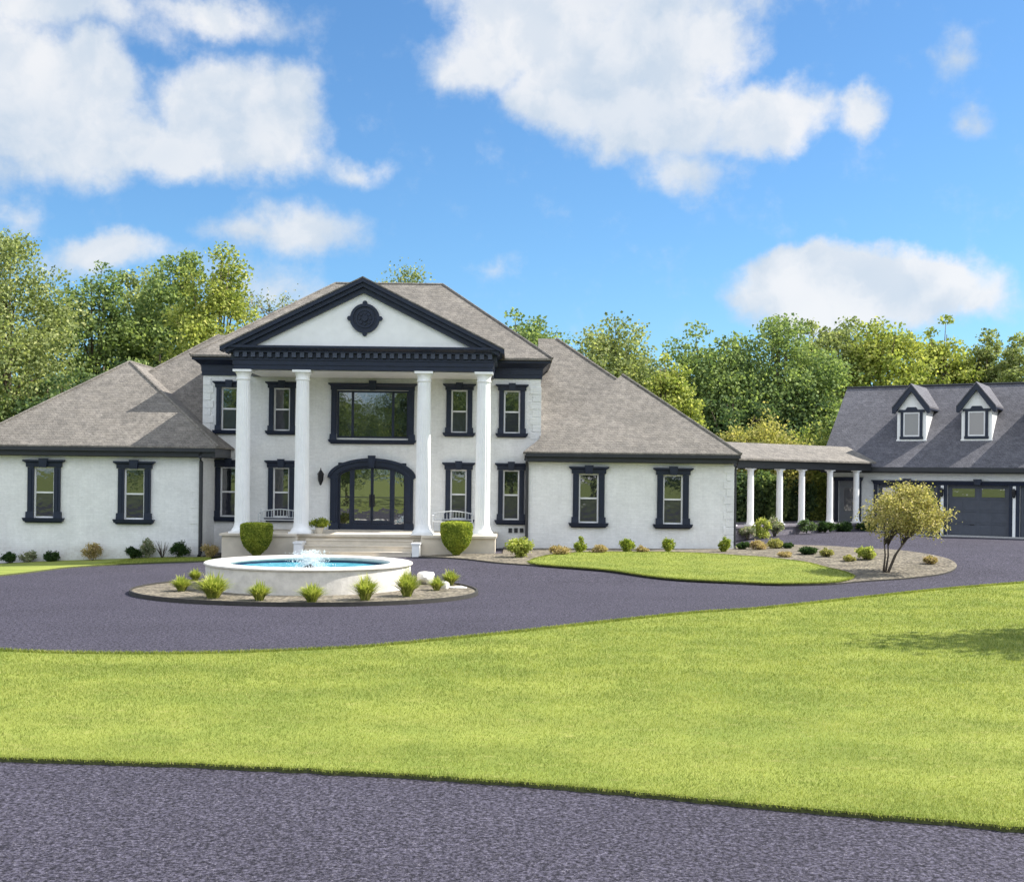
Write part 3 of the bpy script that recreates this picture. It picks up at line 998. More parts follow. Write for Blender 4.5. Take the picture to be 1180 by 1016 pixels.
# portico roof
pr = MB()
for s in (-1, 1):
    e = XC + s * (HWP + .08)
    za, zb = AP, AP - (HWP + .08) * sl
    v = [(XC, EF - .38, za + .004), (e, EF - .38, zb + .004), (e, 50.0, zb + .004), (XC, 51.0, za + .004),
         (XC, EF - .38, za + .05), (e, EF - .38, zb + .05), (e, 50.0, zb + .05), (XC, 51.0, za + .05)]
    f = [(0, 1, 2, 3), (7, 6, 5, 4), (0, 4, 5, 1), (1, 5, 6, 2)]
    if s < 0: f = [tuple(reversed(q)) for q in f]
    pr.add(v, f)
pr.build('portico_roof', M_SHING, house, HO)

# main block cornice
mc_ = MB()
def band(m, o, z0, z1, t=0.0):
    m.box(bx0 - o, bx1 + o, YM - o, 56.2 + o, z0, z1, t, t)
band(mc_, .05, 6.80, 6.96); band(mc_, .07, 6.96, 7.16); band(mc_, .09, 7.16, 7.2); band(mc_, .10, 7.2, 7.38, .20); band(mc_, .36, 7.38, 7.47)
mc_.build('cornice', M_TRIM, house, HO)

def hip_roof(m, x0, x1, y0, y1, ze, ridge, th=.09, soffit=None):
    """ridge: two points ((x,y,z),(x,y,z)); first is the left or front end"""
    a, b, c, d = (x0, y0, ze), (x1, y0, ze), (x1, y1, ze), (x0, y1, ze)
    p, q = ridge
    al, bl, cl, dl = [(v[0], v[1], v[2] - th) for v in (a, b, c, d)]
    if abs(p[1] - q[1]) < 1e-3:    # ridge along x
        fs = [(0, 1, 5, 4), (1, 2, 5), (2, 3, 4, 5), (3, 0, 4)]
    else:                          # ridge along y, p in front
        fs = [(0, 1, 4), (1, 2, 5, 4), (2, 3, 5), (3, 0, 4, 5)]
    m.add([a, b, c, d, p, q], fs)
    m.add([a, b, c, d, al, bl, cl, dl], [(0, 4, 5, 1), (1, 5, 6, 2), (2, 6, 7, 3), (3, 7, 4, 0), (7, 6, 5, 4)])
RZ = 11.15
m = MB(); hip_roof(m, bx0 - .40, bx1 + .42, YM - .46, 56.7, 7.56, ((-7.58, 51.6, RZ), (-3.04, 51.6, RZ)), .08)
m.build('main_roof', M_SHING, house, HO)
def side_roof(name, xo, xr, xi, ye, yr, yb, ze, zr):
    # hip at the outer end xo, cut square at xi where it meets the main block
    m = MB()
    v = [(xo, ye, ze), (xi, ye, ze), (xi, yr, zr), (xr, yr, zr), (xi, yb, ze), (xo, yb, ze)]
    lo = [(a, b, c - .05) for a, b, c in v]
    f = [(0, 1, 2, 3), (3, 2, 4, 5), (0, 3, 5), (0, 6, 7, 1), (0, 5, 11, 6), (6, 11, 10, 7)]
    if xo > xi: f = [tuple(reversed(q)) for q in f]
    m.add(v + lo, f)
    m.build(name, M_SHING, house, HO)
side_roof('left_back_roof', -19.2, -12.6, bx0 + .02, 46.02, 52.0, 58.0, 3.90, 8.95)
side_roof('right_back_roof', 8.25, 1.85, bx1 - .02, 46.02, 52.0, 58.0, 3.90, 8.95)
m = MB(); hip_roof(m, -20.15, -10.72, 44.3, 56.0, 3.99, ((-15.36, 48.7, 7.46), (-15.36, 53.0, 7.46)), .06)
m.build('left_wing_roof', M_SHING, house, HO)
m = MB(); hip_roof(m, .42, 8.62, 45.7, 56.0, 3.98, ((4.48, 49.9, 7.27), (4.48, 53.0, 7.27)), .06)
m.build('right_wing_roof', M_SHING, house, HO)
# ridge caps on the roofs
m = MB()
for a, b in (((-7.58, 51.6, RZ), (-3.04, 51.6, RZ)), ((-7.58, 51.6, RZ), (bx0 - .4, YM - .46, 7.56)), ((-3.04, 51.6, RZ), (bx1 + .42, YM - .46, 7.56)),
             ((1.85, 52.0, 8.95), (8.25, 46.02, 3.9)), ((-12.6, 52.0, 8.95), (-19.2, 46.02, 3.9)), ((-15.36, 48.7, 7.46), (-20.15, 44.3, 3.99)),
             ((-15.36, 48.7, 7.46), (-10.72, 44.3, 3.99)), ((4.48, 49.9, 7.27), (8.62, 45.7, 3.98)), ((-15.36, 48.7, 7.46), (-15.36, 53.0, 7.46))):
    m.tube([a, b], .06, 6)
m.build('ridge_cap', M_SHING, house, HO)
# wing fascia, gutter
m = MB()
m.box(-20.0, -10.86, 44.42, 44.60, 3.62, 3.925); m.box(-11.0, -10.86, 44.60, YM - .01, 3.62, 3.925)
m.box(-20.0, -11.0, 44.60, YL - .01, 3.60, 3.66); m.box(-11.45, -11.0, YL - .01, YM - .01, 3.60, 3.66)
m.box(-20.05, -10.84, 44.28, 44.415, 3.80, 3.925)
m.build('fascia', M_FASCIA, house, HO); m = MB()
m.box(.56, 8.50, 45.82, 46.0, 3.62, 3.915); m.box(8.34, 8.50, 46.0, 57, 3.62, 3.915)
m.box(.56, 8.34, 46.0, YR - .01, 3.60, 3.66)
m.box(.50, 8.54, 45.68, 45.815, 3.80, 3.915)
m.box(8.5, 8.60, 45.70, 57, 3.80, 3.915)
m.build('fascia', M_FASCIA, house, HO)
# downpipes
def downpipe(pts, r=.055):
    MB().tube(pts, r, 8).build('downpipe', M_FASCIA, house, HO)
xx = AT(231.5, 580, 44.72).x
downpipe([(xx + .05, 44.4, 3.82), (xx + .02, 44.45, 3.62), (xx, 44.70, 3.45), (xx, 44.71, .1), (xx - .02, 44.6, -.02)], .075)
xx = AT(607, 580, 46.2).x
downpipe([(xx - .05, 45.75, 3.84), (xx - .07, 45.78, 3.68), (xx - .02, 46.0, 3.55), (xx + .0, 46.1, 3.4), (xx + .0, 46.11, .5), (xx, 46.0, .36)], .06)
xx = 8.50
downpipe([(xx + .05, 45.85, 3.84), (xx + .04, 46.1, 3.6), (xx, 46.25, 3.4), (xx, 46.26, .5), (xx + .02, 46.15, .38)], .05)
# wall lantern
lt = AT(370, 550, 46.7)
m = MB()
m.box(-.05, .05, .08, .19, -.12, .12)
m.tube([(0, .1, .05), (0, -.02, .16), (0, -.1, .10)], .018, 6)
m.lathe([(.015, -.30), (.05, -.26), (.055, -.22), (.10, -.12), (.12, .12), (.14, .13), (.02, .30), (.02, .36)], 0, -.1, 6)
m.build('wall_lantern', M_METAL, house, loc=hloc(lt.x, 46.7, lt.z))
# small vents low on the wall beside the right wing
for px in (588, 594.5, 601):
    p = AT(px, 611, YM)
    MB().box(p.x - .07, p.x + .07, YM - .05, YM - .002, p.z - .08, p.z + .09).build('vent', M_FASCIA, house, HO)

def bench(x, lab):
    b = empty('garden_bench', (x, 45.75, .90))
    tag(b, lab, 'bench', 'white benches on the porch')
    m = MB()
    for k in range(5): m.box(-.76, .76, -.22 + k * .095, -.15 + k * .095, .39, .415)
    m.build('seat', M_BENCH, b)
    m = MB()
    top = [(-.74, .70), (-.5, .75), (-.25, .78), (0, .80), (.25, .78), (.5, .75), (.74, .70)]
    m.tube([(a, .27, z) for a, z in top], .022, 6)
    m.tube([(-.74, .25, .48), (.74, .25, .48)], .018, 6)
    for i in range(13):
        a = -.69 + i * .115
        m.tube([(a, .25, .48), (a, .27, float(np.interp(a, [t[0] for t in top], [t[1] for t in top])))], .010, 5)
    m.build('backrest', M_BENCH, b)
    for sx_ in (-.74, .74):
        for sy_ in (-.2, .25):
            MB().tube([(sx_, sy_, 0), (sx_, sy_, .39), (sx_, sy_ + (.02 if sy_ > 0 else 0), .80 if sy_ > 0 else .62)], [.028, .022, .018], 7).build('leg', M_BENCH, b)
        MB().tube([(sx_, -.22, .62), (sx_, .0, .655), (sx_, .25, .64)], .02, 6).build('armrest', M_BENCH, b)
bench(-2.22, 'white garden bench on the porch behind the right topiary')
bench(-8.75, 'white garden bench on the porch behind the left topiary')

# ------------------------------------------------------------------ garage
GA = R(31)
GO = (19.72, 55.0, .60)
gar = empty('garage', GO, -GA)
tag(gar, 'white detached garage with dark doors and dormers on its grey roof', 'garage')
gx0, gx1 = -5.5, 6.6
doors = [(-3.12, -.42), (.0, 2.62), (3.06, 5.68)]
m = MB()
wall_xz(m, gx0, gx1, -.8, 3.02, 0, .3, [(a, b, -.8, 2.28) for a, b in doors] + [(-4.95, -4.05, -.8, 2.42)])
m.box(gx0, gx0 + .3, .3, 8.6, -.8, 3.02); m.box(gx1 - .3, gx1, .3, 8.6, -.8, 3.02); m.box(gx0 + .3, gx1 - .3, 8.3, 8.6, -.8, 3.02)
for xx in (gx0 + .001, gx1 - .301):
    m.extr_x([(.0, 3.02), (8.6, 3.02), (4.3, 6.75)], xx, xx + .3)
m.build('garage_wall', M_BRICK, gar)
PG = .86
m = MB()
rz_ = 3.08 + PG * 4.7
def gable_slab(m, x0, x1, y0, y1, ze, zr, th=.1):
    yr = (y0 + y1) / 2
    m.extr_x([(y0, ze), (yr, zr), (y1, ze), (y1, ze - th), (yr, zr - th), (y0, ze - th)][::-1], x0, x1)
gable_slab(m, gx0 - .3, gx1 + .3, -.4, 9.0, 3.08, rz_)
m.build('roof', M_SHING2, gar)
m = MB(); m.tube([(gx0 - .3, 4.3, rz_ + .0), (gx1 + .3, 4.3, rz_ + .0)], .07, 6); m.build('ridge_cap', M_FASCIA, gar)
m = MB(); m.box(gx0 - .25, gx1 + .25, -.52, -.4, 2.87, 3.06); m.box(gx0 - .2, gx1 + .2, -.4, -.28, 2.80, 2.97); m.build('gutter', M_FASCIA, gar)
m = MB(); m.box(gx0 - .0, gx1 + .0, -.275, -.0, 2.78, 2.84); m.build('soffit', M_WHITE, gar)
# dark lintel over the doors, keystones, jambs
m = MB()
m.box(-3.30, 5.86, -.07, -.002, 2.282, 2.42, .05, .03); m.box(-3.40, 5.96, -.13, -.003, 2.42, 2.48)
for a, b in doors:
    m.box(a - .17, a, -.07, -.002, -.2, 2.28); m.box(b, b + .17, -.07, -.002, -.2, 2.28)
m.build('door_surround', M_TRIM, gar)
for a, b in doors:
    c = (a + b) / 2
    MB().extr_y([(c - .12, 2.30), (c + .12, 2.30), (c + .18, 2.56), (c - .18, 2.56)], -.2, -.075).build('keystone', M_TRIM, gar)
    d = MB()
    w = b - a
    d.box(a + .002, b - .002, .12, .16, -.2, 2.278)
    for i in range(4):
        z0 = -.0 + i * .56
        for j in range(4):
            x0 = a + .06 + j * (w - .12) / 4
            if i == 3: continue
            d.box(x0 + .05, x0 + (w - .12) / 4 - .05, .105, .12, z0 + .07, z0 + .50)
    for i in range(5): d.box(a + .03, b - .03, .10, .12, -.03 + i * .56, .01 + i * .56)
    for xx in (a + .03, (a + b) / 2 - .05, b - .13): d.box(xx, xx + .1, .098, .12, .011, 2.24)
    go = d.build('garage_door', M_GDOOR, gar)
    for j in range(2):
        x0 = a + .2 + j * (w / 2 - .05)
        MB().box(x0, x0 + w / 2 - .35, .095, .118, 1.76, 2.13).build('window', M_GLASS, go)
    MB().box(c - .35, c - .15, .08, .098, .5, .54).build('handle', M_METAL, go)
# piers between doors with lanterns
for cx in (-.21, 2.84, 5.95):
    MB().box(cx - .06, cx + .06, -.11, -.072, -.2, 2.26).build('door_pier', M_WHITE, gar)
    m = MB(); m.box(cx - .05, cx + .05, -.15, -.112, 1.86, 2.1)
    m.lathe([(.02, 1.74), (.07, 1.8), (.085, 2.04), (.10, 2.05), (.015, 2.17)], cx, -.2, 6)
    m.build('wall_lantern', M_METAL, gar)
# side entrance
m = MB()
m.box(-5.13, -4.95, -.1, -.002, .1, 2.42); m.box(-4.05, -3.87, -.1, -.002, .1, 2.42); m.box(-5.16, -3.84, -.12, -.003, 2.42, 2.6, .06, .05)
m.box(-5.2, -4.93, -.13, -.004, .1, .35); m.box(-4.07, -3.8, -.13, -.004, .1, .35)
m.build('entry_surround', M_TRIM, gar)
m = MB(); m.box(-4.949, -4.051, .1, .15, -.2, 2.418)
en_ = m.build('entry_door', simple('grey_door', (.16, .17, .19), .5), gar)
MB().box(-4.70, -4.3, .08, .1, 1.0, 2.1).build('pane', M_SCREEN, en_)
# dormers
def dormer(x):
    yf = 1.08
    zb = 3.08 + PG * (yf + .4) - .03
    ze, zp, hw = 6.03, 6.93, .66
    yb_ = (ze - 3.08) / PG - .4
    m = MB()
    # cheeks and front as one white box cut by the roof slope
    v = [(-hw, yf, zb), (hw, yf, zb), (hw, yf, ze), (-hw, yf, ze), (-hw, yb_ + .1, ze), (hw, yb_ + .1, ze)]
    m.add(v, [(0, 1, 2, 3), (1, 5, 2), (0, 3, 4), (3, 2, 5, 4)])
    m.add([(-hw, yf, ze), (hw, yf, ze), (0, yf, zp - .18)], [(0, 1, 2)])
    d = m.build('dormer', M_WHITE, gar, loc=(x, 0, 0))
    oh = .26
    sl_ = (zp - ze) / hw
    eo = hw + .20
    zo = zp - sl_ * eo * .93
    r_ = MB()
    for s in (-1, 1):
        yk = (zp - 3.08) / PG - .4 + .15
        ye = (zo - 3.08) / PG - .4 + .1
        v = [(0, yf - oh, zp), (s * eo, yf - oh, zo), (s * eo, ye, zo), (0, yk, zp)]
        v += [(a, b, c + .07) for a, b, c in v]
        f = [(0, 1, 2, 3), (7, 6, 5, 4), (0, 4, 5, 1), (1, 5, 6, 2)]
        if s < 0: f = [tuple(reversed(q)) for q in f]
        r_.add(v, f)
    r_.build('dormer_roof', M_SHING2, d)
    t_ = MB()
    for s in (-1, 1):
        poly = [(0, zp - .001), (s * eo, zo - .001), (s * eo, zo - .22), (s * (eo - .1), zo - .25), (0, zp - .30)]
        if s > 0: poly = poly[::-1]
        t_.extr_y(poly, yf - oh + .03, yf - .0)
        t_.box(min(s * (hw - .0), s * eo), max(s * (hw - .0), s * eo), yf - .02, yb_ + .1, zo - .07, zo + .0)
    t_.box(-.60, .60, yf - .07, yf - .002, 5.66, 5.78)
    t_.extr_y([(-.28, 5.78), (.28, 5.78), (.2, 5.90), (-.2, 5.90)], yf - .06, yf - .001)
    t_.build('bargeboard', M_TRIM, d)
    w_ = MB()
    a0, a1, c0, c1 = -.50, .50, zb + .14, 5.66
    w_.box(a0, a0 + .13, yf - .06, yf - .003, c0, c1); w_.box(a1 - .13, a1, yf - .06, yf - .003, c0, c1)
    w_.box(a0 - .03, a1 + .03, yf - .08, yf - .004, c0 - .06, c0 + .06)
    wi = w_.build('window', M_TRIM, d)
    s_ = MB()
    s_.box(a0 + .13, a0 + .19, yf - .045, yf - .004, c0 + .06, c1); s_.box(a1 - .19, a1 - .13, yf - .045, yf - .004, c0 + .06, c1)
    s_.box(a0 + .19, a1 - .19, yf - .045, yf - .004, c0 + .06, c0 + .13); s_.box(a0 + .19, a1 - .19, yf - .045, yf - .004, c1 - .07, c1)
    s_.build('sash', M_SASH, d)
    MB().box(a0 + .19, a1 - .19, yf - .03, yf - .01, c0 + .13, c1 - .07).build('pane', M_BLIND, d)
    MB().box(-hw - .03, hw + .03, yf - .04, yf - .001, zb - .02, zb + .06).build('apron', M_WHITE, d)
M_BLIND = glass_mat('blinded_glass', (.26, .25, .25), 1.5, .1)
for x in (-1.86, 1.03, 3.95): dormer(x)
ap = []
for (lx, ly) in ((-3.6, -1.1), (6.6, -1.1), (6.6, .1), (-3.6, .1)):
    ap.append((GO[0] + lx * math.cos(GA) + ly * math.sin(GA), GO[1] - lx * math.sin(GA) + ly * math.cos(GA)))
region('garage_apron', ap, .035, .8, M_CONC, .04)

# ------------------------------------------------------------------ covered walkway
A_, B_ = Vector((8.9, 50.1)), Vector((16.1, 56.0))
dv = (B_ - A_); LEN = dv.length; ang = math.atan2(dv.y, dv.x)
wk = empty('covered_walkway', (A_.x, A_.y, 0), ang)
tag(wk, 'covered walkway on white columns joining the mansion to the garage', 'walkway')
DW = 2.5
MB().box(-.3, LEN + .4, -.3, DW + .2, .2, 1.02).build('walkway_base', M_PAVER, wk)
MB().box(-.3, LEN + .4, -.36, DW + .25, 1.02, 1.10).build('walkway_floor', M_PAVER, wk)
MB().box(-.2, LEN + .5, -.2, -.0, 3.50, 3.82).box(-.2, LEN + .5, DW - .2, DW, 3.50, 3.82).build('beam', M_FASCIA, wk)
MB().box(-.2, LEN + .45, .0, DW - .2, 3.60, 3.64).build('ceiling', M_WHITE, wk)
m = MB(); gable_slab(m, -.6, LEN + .55, -.42, DW + .2, 3.90, 4.62, .08)
m.build('roof', M_SHING, wk)
cmb = MB()
cmb.box(-.175, .175, -.175, .175, 0, .05)
cmb.lathe([(.17, .05), (.17, .1), (.145, .18), (.14, .3), (.138, 1.3), (.13, 2.28), (.145, 2.30), (.155, 2.35)], n=24)
cmb.box(-.165, .165, -.165, .165, 2.35, 2.405)
cc = cmb.build('column', M_WHITE, wk, loc=(.25, .0, 1.10), smooth=False)
for t in (.156, .363, .527, .745, .958):
    c = cc.copy(); COL.objects.link(c); c.parent = wk; c.location = (t * LEN, 0, 1.10)

# ------------------------------------------------------------------ foliage
def leaf_cards(pts, size, squash=1.0, up=0.0, rg=rng):
    """pts (n,3); a pointed quad per point, turned at random"""
    n = len(pts)
    a = rg.normal(size=(n, 3)); a[:, 2] = a[:, 2] * squash + up
    a /= np.linalg.norm(a, axis=1)[:, None]
    b = rg.normal(size=(n, 3)); b -= (b * a).sum(1)[:, None] * a
    b /= np.linalg.norm(b, axis=1)[:, None]
    s = (size * rg.uniform(.6, 1.35, n))[:, None]
    w = s * .42
    c = np.cross(a, b) * s * .12
    co = np.stack([pts - a * s * .5, pts + b * w + c, pts + a * s * .5, pts - b * w + c], 1).reshape(-1, 3)
    f = np.arange(4 * n).reshape(n, 4)
    return co, f

def crown_points(rx, rz, n_cl, per, zc, seed, taper=.35, rag=.25):
    rg = np.random.default_rng(seed)
    cl = []
    while len(cl) < n_cl:
        d = rg.normal(size=3); d /= np.linalg.norm(d)
        r = rg.uniform(.25, .95) ** .42
        k = 1 + rg.uniform(-rag, rag)
        x, y, z = d * r * k
        ww = 1 - taper * max(z, 0) - .15 * max(-z, 0)
        cl.append((x * rx * ww, y * rx * ww, z * rz + zc, rg.uniform(.22, .44) * rx * (1 - .3 * max(z, 0))))
    cl = np.array(cl)
    out = []
    for (x, y, z, r) in cl:
        k = int(per * (r / (.30 * rx)) ** 2)
        d = rg.normal(size=(k, 3)); d /= np.linalg.norm(d, axis=1)[:, None]
        rr = rg.uniform(.1, 1.0, k) ** .5 * rg.uniform(.9, 1.3, k)
        out.append(np.array([x, y, z]) + d * (rr * r)[:, None] * np.array([1.1, 1.1, .78]))
    return np.concatenate(out), cl, rg

def make_tree(name, x, y, h, rx, mat, seed, n_cl=60, per=150, leaf=.26, crown_lo=.28, trunk_r=.22, z0=None, taper=.35, limbs=14, rag=.25, lean=0.0):
    z0 = float(tz(x, y)) - .1 if z0 is None else z0
    root = empty(name, (x, y, z0))
    rz = h * (1 - crown_lo) / 2
    zc = h * crown_lo + rz
    pts, cl, rg = crown_points(rx, rz * .93, n_cl, per, zc, seed, taper, rag)
    co, f = leaf_cards(pts, leaf, .8, .0, rg)
    link('crown', np_mesh('crown', co, f), mat, root)
    t = MB()
    P0 = [(0, 0, 0), (.05 * rx * math.sin(seed), 0, h * .25), (lean, .04 * rx, h * .55), (lean * 1.3, 0, h * .9)]
    t.tube(P0, [trunk_r, trunk_r * .75, trunk_r * .5, trunk_r * .12], 9)
    for i in range(limbs):
        c = cl[int(rg.integers(len(cl)))] if i > 5 else cl[np.argsort(-cl[:, 2])[i]]
        k = rg.uniform(.22, .6)
        s = Vector((0, 0, h * k))
        e = Vector(c[:3])
        if e.z < s.z: s.z = max(h * .15, e.z * .7)
        mid = s.lerp(e, .5) + Vector((0, 0, .08 * h * rg.uniform(-.3, .6)))
        t.tube([s, mid, e], [trunk_r * .38, trunk_r * .24, trunk_r * .06], 6)
    t.build('trunk', M_BARK, root, smooth=True)
    return root

L_OLIVE = leaf_mat('leaf_olive', (0.159, 0.201, 0.083), (0.329, 0.366, 0.152), (0.464, 0.464, 0.220))
L_GREEN = leaf_mat('leaf_green', (0.116, 0.177, 0.076), (0.268, 0.336, 0.122), (0.366, 0.415, 0.159))
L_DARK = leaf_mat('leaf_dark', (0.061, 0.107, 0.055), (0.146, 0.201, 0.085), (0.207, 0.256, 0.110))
L_LIME = leaf_mat('leaf_lime', (0.195, 0.250, 0.067), (0.415, 0.439, 0.122), (0.512, 0.488, 0.171))
L_YEL = leaf_mat('leaf_yellow', (0.24, 0.235, 0.075), (0.50, 0.44, 0.19), (0.62, 0.51, 0.29), nscale=2.0)
L_BUSH = leaf_mat('leaf_bush', (0.232, 0.244, 0.073), (0.464, 0.427, 0.146), (0.537, 0.451, 0.195), nscale=1.0)
L_TOP = leaf_mat('leaf_topiary', (0.151, 0.213, 0.037), (0.405, 0.445, 0.071), (0.486, 0.486, 0.101), nscale=3.0)
L_SHRUB = leaf_mat('leaf_shrub', (0.024, 0.054, 0.022), (0.060, 0.102, 0.030), None, nscale=3.0)
L_TUFT = leaf_mat('leaf_tuft', (0.240, 0.300, 0.060), (0.450, 0.466, 0.120), (0.570, 0.540, 0.210), nscale=4.0)
L_FADE = leaf_mat('leaf_fading', (0.317, 0.259, 0.115), (0.490, 0.389, 0.202), (0.576, 0.389, 0.288), nscale=4.0)
L_GREY = leaf_mat('leaf_greygreen', (0.187, 0.230, 0.130), (0.346, 0.360, 0.245), (0.490, 0.389, 0.389), nscale=4.0)
L_BLADE = leaf_mat('grass_blade', (.155, .20, .043), (.275, .31, .074), (.41, .38, .155), trans=.4, nscale=.9)

def px_tree(px, top, Y, half_px, **kw):
    p = AT(px, top, Y)
    z0 = float(tz(p.x, Y)) - .1
    return dict(x=p.x, y=Y, h=p.z - z0, rx=half_px / F * Y * 1.12, **kw)
trees = [
    # px, top, Y, half width px, material, lower edge of crown, clusters, label
    (12, 246, 66, 66, L_OLIVE, .12, 95, 'tallest olive green tree, cut by the left edge of the photo, beyond the left wing'),
    (-75, 235, 72, 75, L_OLIVE, .12, 70, 'olive green tree left of the tallest tree, mostly outside the photo'),
    (112, 292, 74, 48, L_GREEN, .15, 80, 'mid green tree behind the left wing, right of the tallest tree'),
    (165, 296, 84, 44, L_OLIVE, .15, 60, 'olive tree peeping between two taller green trees behind the left wing'),
    (202, 280, 76, 42, L_GREEN, .15, 80, 'upright green tree behind the left wing, left of the yellow green tree'),
    (252, 281, 70, 50, L_LIME, .12, 85, 'yellow green tree nearest the pediment behind the left wing'),
    (606, 352, 78, 46, L_GREEN, .2, 60, 'small tree top showing above the ridge right of the pediment'),
    (708, 363, 76, 56, L_OLIVE, .12, 80, 'rounded olive tree rising behind the right wing roof'),
    (768, 405, 70, 36, L_LIME, .1, 50, 'low yellow green tree between the right wing roof and the tall dark trees'),
    (818, 374, 78, 54, L_GREEN, .10, 90, 'dark green tree behind the right end of the mansion'),
    (900, 356, 78, 60, L_GREEN, .08, 95, 'broad green tree above the covered walkway'),
    (958, 352, 84, 42, L_OLIVE, .1, 70, 'narrow tree with feathery top just left of the garage ridge end'),
    (1018, 362, 82, 54, L_LIME, .1, 80, 'bright lime tree above the left end of the garage ridge'),
    (1086, 362, 84, 40, L_LIME, .12, 70, 'yellow green tree standing behind the two dormers'),
    (1134, 378, 84, 34, L_OLIVE, .12, 55, 'small olive tree behind the right dormer'),
    (1172, 382, 82, 34, L_OLIVE, .12, 55, 'olive tree behind the garage at the right edge of the photo'),
    (1240, 372, 84, 55, L_GREEN, .12, 60, 'green tree behind the garage beyond the right edge of the photo'),
]
for i, (px, top, Y, hw, mt, lo, ncl, lab) in enumerate(trees):
    k = px_tree(px, top, Y, hw)
    o = make_tree('tree', k['x'], k['y'], k['h'], k['rx'], mt, 100 + i, n_cl=int(ncl * 1.75), per=185, leaf=.205 * Y / 76, crown_lo=lo, taper=.16, rag=.14, lean=.3 * math.sin(i * 2.1))
    tag(o, lab, 'tree', 'trees behind the buildings')
# understorey trees, dark
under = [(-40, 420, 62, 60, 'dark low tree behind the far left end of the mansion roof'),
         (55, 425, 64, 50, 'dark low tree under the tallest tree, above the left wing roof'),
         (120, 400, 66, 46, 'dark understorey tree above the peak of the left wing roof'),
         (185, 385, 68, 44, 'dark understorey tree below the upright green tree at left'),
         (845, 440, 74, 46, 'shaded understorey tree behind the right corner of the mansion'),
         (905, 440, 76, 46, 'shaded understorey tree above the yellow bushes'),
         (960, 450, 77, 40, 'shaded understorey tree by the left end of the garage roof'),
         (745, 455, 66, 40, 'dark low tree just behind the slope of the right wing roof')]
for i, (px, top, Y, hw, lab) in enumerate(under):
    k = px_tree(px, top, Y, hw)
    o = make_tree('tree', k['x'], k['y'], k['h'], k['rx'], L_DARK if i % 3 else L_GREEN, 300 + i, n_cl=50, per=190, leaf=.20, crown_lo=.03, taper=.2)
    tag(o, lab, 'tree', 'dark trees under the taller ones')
# far wood closing the gaps
def far_wood():
    rg = np.random.default_rng(5)
    pts = []
    for i in range(260):
        x = rg.uniform(-75, 80); y = rg.uniform(100, 122); h = rg.uniform(8, 13.5) + (2.5 if x < -15 else 0)
        k = 110
        d = rg.normal(size=(k, 3)); d /= np.linalg.norm(d, axis=1)[:, None]
        pts.append(np.array([x, y, h * rg.uniform(.3, .85)]) + d * rg.uniform(.5, 1, (k, 1)) * np.array([3, 3, 2.6]))
    co, f = leaf_cards(np.concatenate(pts), .75, 1, 0, rg)
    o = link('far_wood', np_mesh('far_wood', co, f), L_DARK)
    tag(o, 'distant wood closing the view behind the nearer trees', 'wood', kind='stuff')
far_wood()
# bare twigs of a leafless crown above the roof left of the pediment and above the ridge
for (px, py, Y, n, lab) in ((311, 350, 72, 24, 'grey leafless tree top peeping over the roof left of the pediment'), (462, 318, 74, 30, 'thin tree top just above the main ridge right of the pediment peak')):
    p = AT(px, py, Y)
    root = empty('thin_tree', (p.x, Y, -.1))
    m = MB(); hh = p.z + .1
    m.tube([(0, 0, 0), (.1, 0, hh * .6), (0, 0, hh)], [.16, .1, .02], 7)
    tips = []
    for i in range(n):
        a = random.uniform(0, 2 * PI); z = hh * random.uniform(.8, .97); l_ = random.uniform(.5, 1.5)
        e = (l_ * math.cos(a), l_ * math.sin(a), min(z + l_ * .9, hh))
        m.tube([(0, 0, z), (e[0] * .5, e[1] * .5, (z + e[2]) / 2 - .05), e], [.03, .02, .008], 4); tips.append(e)
    tips = tips * 3
    m.build('trunk', M_TWIG, root)
    tp = np.array([t for t in tips for _ in range(16)]) + rng.normal(size=(len(tips) * 16, 3)) * .33
    co, f = leaf_cards(tp, .14)
    link('crown', np_mesh('crown', co, f), L_GREY if n == 24 else L_OLIVE, root)
    tag(root, lab, 'tree')

def make_bush(name, x, y, rx, h, mat, seed, n_cl=22, per=120, leaf=.06, z0=None, stems=True):
    z0 = float(tz(x, y)) + .02 if z0 is None else z0
    root = empty(name, (x, y, z0))
    pts, cl, rg = crown_points(rx * .82, h * .42, n_cl, per, h * .52, seed, .25, .15)
    pts = pts + rg.normal(size=pts.shape) * np.array([rx, rx, h * .8]) * .09
    pts[:, 2] = np.clip(pts[:, 2], .0, None)
    co, f = leaf_cards(pts, leaf, .8, .15, rg)
    link('foliage', np_mesh('foliage', co, f), mat, root)
    m = MB()
    for i in range(5):
        c = cl[int(rg.integers(len(cl)))]
        m.tube([(c[0] * .15, c[1] * .15, -.05), (c[0] * .5, c[1] * .5, max(c[2] * .5, .05)), (c[0], c[1], max(c[2], .1))], [.018 * h + .006, .012 * h + .004, .004], 5)
    m.build('stem', M_TWIG, root)
    return root
# yellow bushes behind the walkway, hedge
for i, (px, top, Y, hw, mt, lab) in enumerate([(885, 480, 60, 46, L_BUSH, 'large yellow green bush above the left half of the walkway roof'), (935, 487, 61, 34, L_LIME, 'yellow green bush above the right half of the walkway roof'),
                               (848, 500, 59.5, 26, L_BUSH, 'pale green bush behind the mansion corner, left of the big yellow bush'),
                               (884, 545, 57.5, 22, L_GREEN, 'green bush seen between the first and second walkway columns'), (915, 548, 58.5, 20, L_DARK, 'dark bush seen between the middle walkway columns'),
                               (942, 552, 59, 16, L_LIME, 'yellow green bush seen through the walkway beside the garage wall'), (858, 548, 56.5, 18, L_DARK, 'dark bush seen through the walkway next to the mansion corner')]):
    k = px_tree(px, top, Y, hw)
    tag(make_bush('bush', k['x'], Y, k['rx'], k['h'], mt, 500 + i, 60, 260, .15), lab, 'bush', 'bushes behind the walkway')

